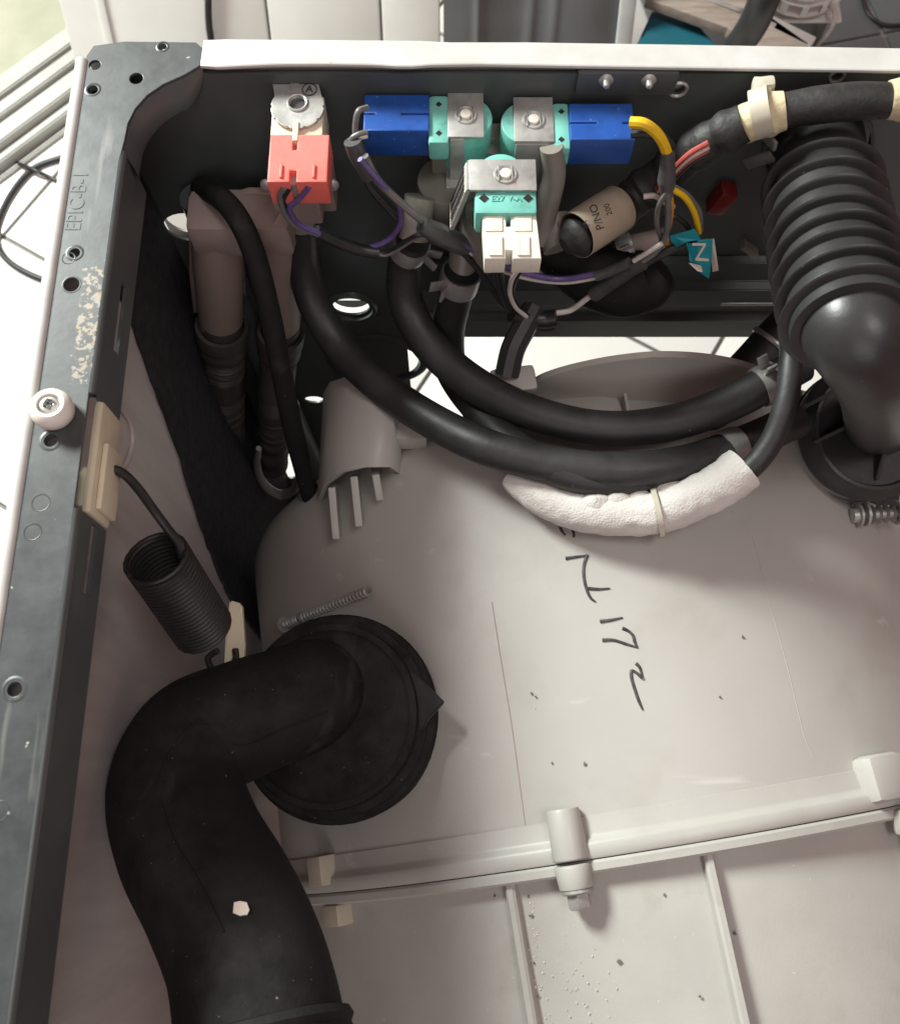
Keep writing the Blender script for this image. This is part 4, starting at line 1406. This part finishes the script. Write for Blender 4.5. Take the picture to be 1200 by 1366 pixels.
stk = add('barcode_sticker', MB().prism([cheek(0, 0.04, 0), cheek(1, 0.04, 0), cheek(1, 0.97, 0), cheek(0, 0.97, 0)], (-0.0003, 0, 0)), M_TAGW, vt)
for k in range(9):
    f0_, f1_ = (k + 0.3) / 9.3, (k + 0.55 + 0.2 * (k % 3)) / 9.3
    add('bar', MB().prism([cheek(f0_, 0.12, 0.0004), cheek(f1_, 0.12, 0.0004), cheek(f1_, 0.9, 0.0004), cheek(f0_, 0.9, 0.0004)], (-0.0002, 0, 0)), M_INK, stk)
# grey bodies under the coils
vb = MB()
c1 = at(605, 205, y=-0.032)
vb.lathe([(0, 0.0172), (0.006, 0.0186), (0.020, 0.0180), (0.030, 0.0150), (0.036, 0.012)], (at(602, 150, z=ZC).x, -0.024, ZC - 0.032), (0.05, -0.12, -1), 40, cap=True)
vb.lathe([(0, 0.014), (0.010, 0.016), (0.026, 0.0145), (0.034, 0.011)], (at(704, 150, z=ZC).x, -0.024, ZC - 0.032), (0.0, -0.12, -1), 40, cap=True)
vb.box2((at(575, 240, y=-0.02).x, -0.020, at(600, 262, y=-0.02).z), (at(745, 240, y=-0.02).x, -0.004, at(600, 205, y=-0.02).z), 0.003)
vb.lathe([(0, 0.015), (0.012, 0.0168), (0.024, 0.015), (0.034, 0.0105)], (c.x - 0.001, c.y + 0.002, ZF - 0.034), (-0.12, -0.10, -1), 40, cap=True)
vb.tube([at(735, 195, y=-0.03), at(738, 235, y=-0.034), at(728, 280, y=-0.04), at(720, 320, y=-0.046)], [0.0055, 0.006, 0.0062, 0.006], 16)
vb.box2((at(650, 175, y=-0.01).x, -0.014, -0.045), (at(680, 175, y=-0.01).x, -0.0035, -0.032), 0.002)
add('valve_body', vb, M_VBODY, vt)
for (a, b_, r) in [((560, 262), (552, 318), 0.0078), ((620, 322), (614, 372), 0.0078), ((735, 292), (748, 330), 0.0095)]:
    add('outlet_spout', MB().cyl(at(*a, y=-0.036), at(*b_, y=-0.05), r, 24), M_VBODY, vt)


def blue_plug(x0, x1, y0, y1, sgn, label):
    z = ZC + 0.0022
    ya_, yb_2 = at(600, y0, z=z).y, at(600, y1, z=z).y
    xa_, xb_ = at(x0, (y0 + y1) / 2, z=z).x, at(x1, (y0 + y1) / 2, z=z).x
    t = thing('blue_plug', Vector(((xa_ + xb_) / 2, (ya_ + yb_2) / 2, z - 0.02)), label, 'plug', 'blue connector plugs on the triple valve')
    ym = (ya_ + yb_2) / 2 - 0.0008
    sw = 0.0011
    L = xb_ - xa_
    inner, outer_ = (xb_, xa_) if sgn < 0 else (xa_, xb_)
    s = 1 if inner > outer_ else -1
    # outline with a long slot at the valve end and a short one at the wire end
    zc_ = z - 0.009

    def oo():
        pts_ = [(outer_, yb_2), (inner, yb_2), (inner, ym - sw), (inner - s * L * 0.44, ym - sw), (inner - s * L * 0.44, ym + sw), (inner, ym + sw), (inner, ya_), (outer_, ya_),
                (outer_, ym + sw), (outer_ + s * L * 0.18, ym + sw), (outer_ + s * L * 0.18, ym - sw), (outer_, ym - sw)]
        return pts_
    add('housing', plate(oo(), [], 0.018, lambda u, v, w: Vector((u, v, zc_ + w)), 0.0008), M_BLUE, t)
    add('inner_core', MB().box2((xa_ + 0.001, ym - 0.004, z - 0.0165), (xb_ - 0.001, ym + 0.004, z - 0.003)), M_BLUE, t)
    for f in (0.28, 0.72):
        yy = yb_2 + (ya_ - yb_2) * f
        add('cable_port', MB().box2((outer_ - 0.0003, yy - 0.0026, z - 0.014), (outer_ + 0.0003, yy + 0.0026, z - 0.005)), M_INK, t)
    return t


blue_plug(487, 570, 127, 172, -1, 'bright blue connector plug left of the teal coils')
blue_plug(762, 843, 139, 184, 1, 'bright blue connector plug right of the teal coils with yellow wire')

# ---- white plug on the front coil
ZW = ZF - 0.0040
wp = thing('white_plug', at(682, 350, y=-0.075), 'milky white connector plug on the front teal coil', 'plug')
ya_, yb3 = at(600, 275, z=ZW).y, at(600, 343, z=ZW).y
x0a, x1a = at(644, 275, z=ZW).x, at(712, 275, z=ZW).x
x0b, x1b = at(648, 343, z=ZW).x, at(720, 343, z=ZW).x
xm = (x0a + x1a) / 2 - 0.0002
g = 0.0017
L_ = ya_ - yb3
wo = [(x0b, yb3), (xm - 0.0022, yb3), (xm - 0.0022, yb3 + L_ * 0.16), (xm + 0.0022, yb3 + L_ * 0.16), (xm + 0.0022, yb3), (x1b, yb3), (x1a, ya_), (xm + g, ya_), (xm + g, ya_ - L_ * 0.42),
      (xm - g, ya_ - L_ * 0.42), (xm - g, ya_), (x0a, ya_)]
add('housing', plate(wo, [], 0.012, lambda u, v, w: Vector((u, v, ZW - 0.006 + w)), 0.0006), M_PLUGW, wp)
for (xx, ww) in [(xm - 0.0070, 0.0022), (xm - 0.0042, 0.0012), (xm + 0.0070, 0.0024), (xm + 0.0046, 0.0010)]:
    add('raised_rib', MB().box2((xx - ww, yb3 + 0.0006, ZW - 0.001), (xx + ww, yb3 + L_ * 0.40, ZW + 0.0009), 0.0003), M_PLUGW, wp)
for xx in (xm - 0.0068, xm + 0.0066):
    add('raised_pad', MB().box2((xx - 0.004, ya_ - L_ * 0.5, ZW - 0.001), (xx + 0.004, ya_ - 0.0006, ZW + 0.0006), 0.0003), M_PLUGW, wp)
    add('cable_port', MB().box2((xx - 0.0036, yb3 - 0.0004, ZW - 0.0105), (xx + 0.0036, yb3 + 0.0004, ZW - 0.002)), M_PINK, wp)

# ================================================================ water hoses
def along(P, i):
    return (P[min(i + 1, len(P) - 1)] - P[max(i - 1, 0)]).normalized()


def hose(name, pts, r, label, m=M_RUBBER, seg=28):
    P, Rr = path(pts, r, 10)
    add(name, MB().tube(pts, r, seg, per=10), m, None, label, 'hose')
    return P, Rr


def clamp(P, Rr, px, py, label, w=0.011, ear=None, grp='spring clamps on the water hoses'):
    i = min(range(len(P)), key=lambda k: ((lambda q: (q[0] - px) ** 2 + (q[1] - py) ** 2)(proj(P[k]))))
    d = along(P, i)
    r = Rr[i]
    t = thing('spring_clamp', P[i] - Vector((0, 0, r)), label, 'clamp', grp)
    add('band', MB().lathe([(-w / 2, r + 0.0001), (-w / 2, r + 0.0011), (-w * 0.3, r + 0.0014), (w * 0.3, r + 0.0014), (w / 2, r + 0.0011), (w / 2, r + 0.0001)], P[i], d, 40, closed=True), M_CLAMP, t)
    if ear:
        e = at(*ear, y=P[i].y - 0.004)
        dirv = (e - P[i])
        dirv = (dirv - d * dirv.dot(d)).normalized()
        sdv = d.cross(dirv)
        for s in (-1, 1):
            b0 = P[i] + dirv * (r * 0.95) + sdv * (0.0016 * s)
            add('ear', MB().bar(b0, b0 + dirv * 0.0085 + sdv * 0.0030 * s, w * 0.55, 0.0014, up=sdv, bev=0.0004), M_CLAMP, t)
    return t


def proj(p):
    d = p - CAM
    z = d.dot(FWD)
    return CX + FPX * d.dot(RIGHT) / z, CY - FPX * d.dot(UP) / z


h1 = [at(401, 300, y=-0.026), at(404, 350, y=-0.031), at(419, 405, y=-0.045), at(453, 462, y=-0.066), at(506, 514, y=-0.092), at(572, 559, y=-0.117), at(650, 597, y=-0.140), at(740, 621, y=-0.152),
      at(830, 628, y=-0.156), at(910, 619, y=-0.151), at(968, 601, y=-0.140), at(1015, 582, y=-0.130), at(1062, 560, y=-0.118)]
HP1 = hose('long_water_hose', h1, [0.0088, 0.0092, 0.0098] + [0.0102] * 10, 'long black water hose curving down from the valve with red plug')
h2 = [at(552, 318, y=-0.044), at(540, 350, y=-0.045), at(541, 402, y=-0.056), at(570, 457, y=-0.076), at(628, 509, y=-0.099), at(705, 549, y=-0.117), at(795, 571, y=-0.127), at(885, 566, y=-0.127),
      at(962, 542, y=-0.119), at(1022, 512, y=-0.108), at(1068, 486, y=-0.096)]
HP2 = hose('upper_water_hose', h2, [0.0088, 0.0092] + [0.0100] * 9, 'black water hose curving above the long one towards the ribbed hose')
h3 = [at(616, 362, y=-0.050), at(606, 400, y=-0.055), at(597, 445, y=-0.064), at(602, 492, y=-0.080), at(632, 540, y=-0.104), at(683, 592, y=-0.135), at(745, 628, y=-0.155), at(825, 644, y=-0.161),
      at(905, 632, y=-0.155), at(975, 608, y=-0.145)]
HP3 = hose('short_water_hose', h3, [0.0098] * 4 + [0.0090] * 6, 'black water hose from below the white plug, passing under the other two')
clamp(*HP1, 974, 601, 'spring clamp near the right end of the long water hose', ear=None)
clamp(*HP2, 1020, 513, 'spring clamp near the right end of the upper water hose', ear=(985, 508))
clamp(*HP3, 613, 372, 'grey spring clamp with ears just below the white plug', w=0.012, ear=(598, 350))
clamp(*HP2, 548, 330, 'dull spring clamp at the top end of the upper water hose', w=0.010, ear=(590, 300))
h4 = [at(1085, 408, y=-0.045), at(1045, 444, y=-0.058), at(1010, 482, y=-0.072), at(975, 520, y=-0.088), at(950, 555, y=-0.104), at(930, 585, y=-0.118)]
HP4 = hose('vent_hose', h4, 0.0135, 'thick black hose slanting down left of the ribbed hose')
clamp(*HP4, 1030, 460, 'thin bright clamp ring on the thick slanting hose', w=0.003)
h5 = [at(1085, 385, z=-0.10), at(1058, 430, z=-0.092), at(1055, 480, z=-0.088), at(1049, 530, z=-0.092), at(1033, 580, z=-0.101), at(1005, 620, z=-0.110), at(968, 645, z=-0.118)]
hose('pressure_hose', h5, 0.0062, 'slim black hose running into the white felt sleeve', seg=20)
h6 = [at(268, 250, y=-0.010), at(292, 262, y=-0.026), at(318, 292, y=-0.040), at(341, 345, y=-0.056), at(360, 420, y=-0.074), at(375, 495, y=-0.092), at(390, 570, y=-0.108), at(404, 625, y=-0.121), at(414, 662, y=-0.130)]
hose('slim_side_hose', h6, 0.0060, 'slim black hose hanging down at left from the back panel', M_RUBBER_MATT, 18)
# dark round hose end behind the loom
hose('fat_dark_hose', [at(728, 315, y=-0.030), at(752, 340, y=-0.036), at(790, 366, y=-0.042), at(832, 378, y=-0.046), at(868, 372, y=-0.046), at(885, 360, y=-0.044)],
     [0.012, 0.015, 0.018, 0.019, 0.0165, 0.008], 'fat dark hose bend below the valves behind the wires', M_RUBBER_MATT)
HP7 = hose('small_branch_hose', [at(752, 368, y=-0.028), at(780, 352, y=-0.030), at(812, 338, y=-0.030), at(838, 328, y=-0.028)], 0.0088, 'small black branch hose below the paper label')
clamp(*HP7, 832, 331, 'square wire clamp on the small branch hose', w=0.009, ear=(848, 312))
add('branch_pipe', MB().cyl(at(836, 329, y=-0.028), at(884, 318, y=-0.020), 0.0062, 20), M_PINK, None, 'short brown grey pipe stub beside the teal tag', 'pipe')

# felt sleeve and its tie
fs = [at(685, 632, z=-0.138), at(722, 660, z=-0.136), at(772, 680, z=-0.132), at(830, 687, z=-0.128), at(885, 681, z=-0.124), at(940, 658, z=-0.119), at(970, 641, z=-0.115), at(992, 624, z=-0.112)]


def felt_r(l, tot, r):
    return r * (1 + 0.014 * math.sin(l * 260) * math.sin(l * 97 + 1) + 0.012 * math.sin(l * 61 + 2))


fsl = thing('felt_sleeve', at(870, 700, z=-0.146), 'white felt sleeve wrapped round the slim hose above the handwriting', 'sleeve')
wr = MB().tube(fs, [0.0095, 0.0112, 0.0116, 0.0114, 0.0116, 0.0118, 0.0120, 0.0124], 48, per=16, rfun=felt_r)
wr.v = [p + Vector((noise.noise(p * 190), noise.noise(p * 190 + Vector((5, 1, 2))), noise.noise(p * 190 + Vector((2, 7, 3))))) * 0.0006 + noise.noise_vector(p * 620) * 0.00015 for p in wr.v]
add('wrap', wr, M_FELTW, fsl)
FP, FRr = path(fs, [0.0125] * 8, 12)
i = min(range(len(FP)), key=lambda k: abs(proj(FP[k])[0] - 874))
add('cable_tie', MB().lathe([(-0.0013, 0.0124), (-0.0013, 0.0136), (0.0013, 0.0136), (0.0013, 0.0124)], FP[i], along(FP, i), 36, closed=True), M_TIE, fsl)
# gathered folds on the upper side
for (px, py, r, sx) in [(796, 669, 0.0072, 1.2), (824, 666, 0.0078, 1.1), (851, 664, 0.0078, 1.1), (893, 655, 0.0095, 1.3), (922, 642, 0.0085, 1.2)]:
    p = at(px, py + 2, z=-0.1235)
    b = bmesh.new()
    bmesh.ops.create_icosphere(b, subdivisions=4, radius=r)
    for v in b.verts:
        q = Vector((v.co.x * sx, v.co.y * 0.95, v.co.z * 0.8)) + p
        v.co = q + noise.noise_vector(q * 220) * 0.0007
    add('fold', MB().bm(b), M_FELTW, fsl)

# ================================================================ corrugated drain hoses and their holder at the left
hb = thing('hose_holder', at(325, 300, y=-0.02), 'shade-browned plastic hose holder with two spouts at the back left', 'hose holder')
YH = -0.028
pl_px = [(252, 305), (296, 303), (300, 285), (330, 276), (384, 276), (398, 300), (402, 350), (404, 430), (345, 430), (338, 350), (310, 346), (322, 352), (326, 428), (258, 432), (252, 380)]
pp = [at(a, b_, y=YH) for a, b_ in pl_px]
add('back_plate', plate([(p.x, p.z) for p in pp], [], 0.004, lambda u, v, w: Vector((u, YH + 0.010 + w, v)), 0.0008), M_PINK, hb)
pa_, pb_ = at(254, 297, y=YH), at(399, 318, y=YH)
add('manifold', MB().box2((pa_.x, YH - 0.0135, pb_.z), (pb_.x, YH + 0.014, at(330, 277, y=YH).z), 0.007), M_PINK, hb)
add('spout', MB().tube([at(287, 293, y=YH), at(287, 296, y=YH), at(288, 304, y=YH), at(291, 350, y=YH), at(293, 400, y=YH), at(295, 440, y=YH)], [0.004, 0.0105, 0.0135, 0.0145, 0.0142, 0.0138], 28), M_PINK, hb)
add('spout', MB().tube([at(360, 277, y=YH), at(361, 281, y=YH), at(362, 290, y=YH), at(368, 350, y=YH), at(373, 400, y=YH), at(375, 445, y=YH)], [0.004, 0.0095, 0.0122, 0.0135, 0.0128, 0.0122], 28), M_PINK, hb)


def corr(pts, r, label):
    t = thing('corrugated_hose', pts[-1], label, 'hose', 'corrugated drain hoses')

    def f(l, tot, rr):
        return rr * (1 + (0.075 * math.sin(l * math.tau / 0.0042) if 0.025 < l else 0.0))
    add('ribbed_pipe', MB().tube(pts, r, 32, per=50, rfun=f), M_CORR, t)
    P, Rr = path(pts, r, 50)
    d = along(P, 12)
    add('cuff', MB().lathe([(-0.008, r * 1.06), (-0.008, r * 1.25), (-0.004, r * 1.3), (0.004, r * 1.28), (0.006, r * 1.1), (0.010, r * 1.2), (0.018, r * 1.22), (0.024, r * 1.0)], P[12], d, 36), M_CORR, t)


corr([at(295, 425, y=YH - 0.001), at(299, 500, y=YH - 0.006), at(304, 600, y=YH - 0.012), at(316, 700, y=YH - 0.018), at(326, 760, y=YH - 0.02)], 0.0135, 'grey black corrugated hose under the left spout of the holder')
corr([at(375, 432, y=YH - 0.001), at(370, 500, y=YH - 0.004), at(366, 560, y=YH - 0.008), at(364, 620, y=YH - 0.010)], 0.0122, 'grey black corrugated hose under the right spout of the holder')

# ================================================================ main harness
hn = thing('wiring_harness', at(1000, 170, y=-0.02), 'thick black taped wiring harness running along the back panel at right', 'wiring harness')
add('taped_run', MB().tube([at(1186, 134, y=-0.020), at(1140, 135, y=-0.020), at(1090, 140, y=-0.020), at(1040, 148, y=-0.020)], [0.0078, 0.0084, 0.0084, 0.0078], 24), M_TAPE, hn)


def lump(l, tot, r):
    return r * (1 + 0.06 * math.sin(l * 330) + 0.04 * math.sin(l * 710 + 2))


add('taped_run', MB().tube([at(992, 164, y=-0.022), at(965, 178, y=-0.023), at(930, 198, y=-0.022), at(893, 226, y=-0.020), at(850, 260, y=-0.024), at(815, 288, y=-0.036), at(780, 309, y=-0.049), at(767, 318, y=-0.054), at(752, 328, y=-0.058)],
                           [0.0085, 0.0098, 0.0098, 0.0100, 0.0105, 0.0110, 0.0112, 0.0108, 0.004], 24, rfun=lump), M_TAPE, hn)
for (pts_, rr) in [([(1047, 147), (1030, 151), (1008, 158), (988, 168)], [0.0082, 0.0096, 0.0096, 0.0086])]:
    w_ = add('masking_tape', MB().tube([at(a, b_, y=-0.0205) for a, b_ in pts_], rr, 24, rfun=lump), M_CTAPE, hn)
add('masking_tape', MB().tube([at(1184, 133, y=-0.020), at(1200, 132, y=-0.020), at(1230, 131, y=-0.020)], [0.0080, 0.0092, 0.009], 24, rfun=lump), M_CTAPE, hn)
tq = at(1016, 150, y=-0.0205)
tie = add('tie_strap', MB().lathe([(-0.0042, 0.0101), (-0.0042, 0.0112), (0.0042, 0.0112), (0.0042, 0.0101)], tq, at(1030, 151, y=-0.0205) - at(1008, 158, y=-0.0205), 32, closed=True), M_TIE, hn)
add('tie_head', MB().bar(at(1002, 117, y=-0.009), at(1033, 113, y=-0.009), 0.006, 0.008, bev=0.002), M_TIE, tie)
add('tie_neck', MB().bar(at(1015, 105, y=-0.006), at(1016, 135, y=-0.018), 0.008, 0.004, bev=0.001), M_TIE, tie)
for k, (m2, off) in enumerate([(M_WIRE_R, 0), (M_WIRE_W, 5), (M_WIRE_R, 9), (M_WIRE_K, 13)]):
    add('wire', MB().tube([at(945, 190 + off, y=-0.031), at(918, 206 + off, y=-0.032), at(892, 232 + off, y=-0.031), at(870, 258 + off, y=-0.028)], 0.0014, 8), m2, hn)
# paper label round the harness
la, lb = at(824, 278, y=-0.034), at(768, 314, y=-0.054)
lax = (lb - la).normalized()
LR = 0.0118
lbl = add('paper_label', MB().lathe([(0.000, LR), (0.0, LR + 0.0003), ((lb - la).length, LR + 0.0003), ((lb - la).length, LR)], la, lax, 40, closed=True), M_PAPER, hn)


def on_label(px, py, off=0.0004):
    d = ray(px, py)
    o = CAM - la
    o2, d2 = o - lax * o.dot(lax), d - lax * d.dot(lax)
    a = d2.dot(d2)
    b_ = 2 * o2.dot(d2)
    c = o2.dot(o2) - (LR + off) ** 2
    q = max(0, b_ * b_ - 4 * a * c)
    return CAM + d * ((-b_ - math.sqrt(q)) / (2 * a))


def label_text(s, px, py, size, ang):
    ca, sa = math.cos(R(ang)), math.sin(R(ang))
    return text_mb(s, size, lambda u, v, w: on_label(px + u * ca - v * sa, py - (u * sa + v * ca), 0.0004 + w * 0.00001), 1.0)


add('printing', label_text('P/NO', 796, 289, 15, 108), M_INK, lbl)
add('printing', label_text('200', 811, 279, 11, 108), M_INK, lbl)
add('printing', label_text('(A', 781, 299, 10, 112), M_INK, lbl)

# ================================================================ valve loom
lm = thing('valve_loom', at(700, 400, y=-0.06), 'thin wires and grey sleeves linking the valve plugs', 'wiring')
YL = -0.052


def wire(pts_, m2, r=0.0013, y=YL, y2=None):
    n = len(pts_)
    y2 = y if y2 is None else y2
    add('wire', MB().tube([at(a, b_, y=y + (y2 - y) * i / (n - 1)) for i, (a, b_) in enumerate(pts_)], r, 9), m2, lm)


def sleeve(pts_, r=0.0042, m2=M_SLEEVE, y=YL, y2=None, rads=None):
    n = len(pts_)
    y2 = y if y2 is None else y2
    add('sleeve', MB().tube([at(a, b_, y=y + (y2 - y) * i / (n - 1)) for i, (a, b_) in enumerate(pts_)], rads or r, 14), m2, lm)


# from the red plug
wire([(379, 250), (373, 262), (380, 285), (398, 303), (425, 313)], M_WIRE_G, 0.0014, -0.056)
wire([(386, 250), (378, 268), (388, 290), (408, 306), (428, 316)], M_WIRE_K, 0.0014, -0.055)
wire([(412, 249), (398, 266), (386, 278), (398, 298), (426, 312)], M_WIRE_V, 0.0014, -0.056)
sleeve([(421, 308), (450, 322), (480, 333), (505, 337)], 0.0032, M_WIRE_K, -0.054)
wire([(478, 333), (500, 328), (520, 318), (533, 300), (534, 280), (524, 262), (500, 235), (480, 212)], M_WIRE_V, 0.0014, -0.053, -0.046)
wire([(500, 338), (520, 336), (540, 322), (560, 314), (585, 315)], M_WIRE_K, 0.0015, -0.054)
wire([(495, 337), (515, 340), (535, 330), (556, 318), (580, 318)], M_WIRE_G, 0.0010, -0.055)
# from the left blue plug
wire([(490, 143), (478, 148), (474, 165), (474, 185), (478, 205)], M_WIRE_G, 0.0014, -0.022, -0.035)
wire([(490, 176), (478, 179), (468, 187), (470, 205)], M_WIRE_G, 0.0013, -0.032, -0.036)
wire([(490, 181), (480, 184), (474, 194), (478, 210)], M_WIRE_W, 0.0011, -0.033, -0.036)
sleeve([(470, 188), (476, 205), (486, 222), (494, 236)], 0.0042, M_SLEEVE, -0.036, -0.042)
wire([(486, 208), (502, 238), (525, 262), (548, 282), (568, 298)], M_WIRE_G, 0.0020, -0.043, -0.054)
wire([(478, 215), (492, 248), (512, 272), (528, 290)], M_WIRE_K, 0.0018, -0.040, -0.048)
sleeve([(562, 300), (585, 312), (610, 324), (622, 331)], None, M_SLEEVE, -0.056, rads=[0.0040, 0.0056, 0.0054, 0.0045])
# on towards the right under the white plug
wire([(614, 324), (636, 335), (660, 350), (700, 364), (745, 372), (790, 366), (815, 358)], M_WIRE_V, 0.0016, -0.058)
wire([(612, 330), (640, 343), (668, 360), (710, 372), (755, 376), (800, 369)], M_WIRE_W, 0.0014, -0.058)
wire([(612, 332), (632, 352), (652, 380), (668, 402), (684, 418)], M_WIRE_K, 0.0016, -0.059, -0.066)
sleeve([(792, 392), (815, 376), (838, 360), (856, 349)], 0.0046, M_SLEEVE, -0.058)
sleeve([(795, 368), (818, 360), (840, 350)], 0.0030, M_SLEEVE, -0.059)
wire([(735, 418), (760, 414), (780, 400), (800, 385)], M_WIRE_W, 0.0016, -0.064, -0.058)
wire([(848, 353), (872, 338), (886, 318), (891, 290), (890, 258)], M_WIRE_G, 0.0016, -0.058, -0.048)
wire([(845, 348), (868, 334), (882, 325)], M_WIRE_W, 0.0013, -0.059)
wire([(852, 356), (880, 340), (900, 330), (915, 322)], M_WIRE_K, 0.0022, -0.057, -0.05)
wire([(889, 256), (878, 276), (876, 300), (882, 320), (876, 334)], M_WIRE_G, 0.0013, -0.048, -0.052)
wire([(893, 256), (895, 275), (892, 300), (886, 318), (893, 332)], M_WIRE_O, 0.0014, -0.047, -0.05)
wire([(897, 252), (914, 264), (926, 284), (932, 310)], M_WIRE_Y, 0.0015, -0.046, -0.048)
wire([(900, 250), (918, 262), (932, 282), (934, 308)], M_WIRE_G, 0.0014, -0.044, -0.046)
wire([(884, 292), (900, 289), (915, 300), (922, 314)], M_WIRE_K, 0.0014, -0.047)
wire([(858, 262), (872, 261), (884, 268), (898, 276)], M_WIRE_W, 0.0014, -0.042)
sleeve([(890, 202), (890, 222), (889, 240), (890, 262)], None, M_SLEEVE, -0.040, -0.046, rads=[0.0032, 0.0036, 0.0044, 0.0032])
wire([(840, 163), (858, 165), (874, 176), (884, 190), (890, 206)], M_WIRE_Y, 0.0026, -0.033, -0.040)
wire([(842, 178), (862, 178), (880, 182), (894, 194), (893, 210)], M_WIRE_K, 0.0022, -0.033, -0.039)
# from the white plug
wire([(660, 347), (662, 366), (668, 390), (680, 415)], M_WIRE_K, 0.0015, -0.0755, -0.070)
wire([(667, 347), (668, 366), (674, 392), (684, 416)], M_WIRE_K, 0.0015, -0.0750, -0.070)
wire([(701, 346), (692, 358), (682, 374), (680, 392), (688, 410), (702, 422)], M_WIRE_W, 0.0013, -0.0755, -0.070)
wire([(704, 347), (695, 360), (686, 376), (684, 394), (692, 412), (706, 422)], M_WIRE_K, 0.0012, -0.0745, -0.069)
sleeve([(682, 418), (705, 424), (725, 426), (742, 424)], 0.0048, M_WIRE_K, -0.068)
sleeve([(705, 431), (722, 436), (740, 434)], 0.0028, M_WIRE_K, -0.069)
# flat black strap from the loom down to the tub
wire([(712, 412), (698, 438), (684, 466), (676, 500)], M_RUBBER, 0.0070, -0.062, -0.096)

# teal tag
tg = thing('teal_tag', at(925, 370, y=-0.055), 'folded teal paper tag with a white letter N', 'tag')
YT = -0.055


def tagpoly(pts_, y0, m2, name, par, th=0.0004):
    return add(name, MB().prism([at(a, b_, y=y0 + (d if len(q) > 2 else 0)) for q in pts_ for (a, b_, d) in [(q[0], q[1], q[2] if len(q) > 2 else 0)]], (0, -th, th * 0.5)), m2, par, smooth=False)


tagpoly([(893, 314, 0.004), (926, 305, 0.002), (934, 318), (931, 325), (914, 323), (902, 329, 0.002), (895, 322, 0.003)], YT, M_TEALP, 'folded_end', tg)
tagpoly([(946, 319), (952, 318), (958, 360, -0.004), (950, 362, -0.003)], YT + 0.0010, M_TAGW, 'paper_edge', tg)
fl_ = tagpoly([(914, 322), (930, 320), (950, 318), (949, 345, -0.003), (945, 371, -0.006), (930, 361, -0.005), (919, 347, -0.002), (918, 335)], YT, M_TEALP, 'flap', tg)
tagpoly([(918, 350, -0.002), (935, 354, -0.004), (937, 362, -0.005), (930, 361, -0.005)], YT - 0.0012, M_TAGW, 'torn_corner', tg)
for q in [[(923, 324), (941, 324), (941, 327), (923, 327)], [(938, 326), (941, 327), (931, 343), (928, 343)], [(927, 343), (945, 345), (945, 348), (927, 347)]]:
    tagpoly([(a, b_, -0.0001 * (b_ - 322)) for a, b_ in q], YT - 0.0010, M_TAGW, 'letter_stroke', tg, 0.0003)

# dim bits behind
add('red_clip', MB().box(at(962, 264, y=-0.010), (0.010, 0.010, 0.018), 0.002, Matrix.Rotation(R(15), 3, 'Y')), M_REDD, None, 'small dark red clip on the back panel beside the ribbed hose', 'clip')
add('grey_clip', MB().bar(at(990, 325, y=-0.012), at(1008, 338, y=-0.012), 0.006, 0.004, bev=0.001), M_VBODY, None, 'small grey clip on the ledge left of the ribbed hose', 'clip')
for o in bpy.data.objects:
    if '_root' in o:
        del o['_root']
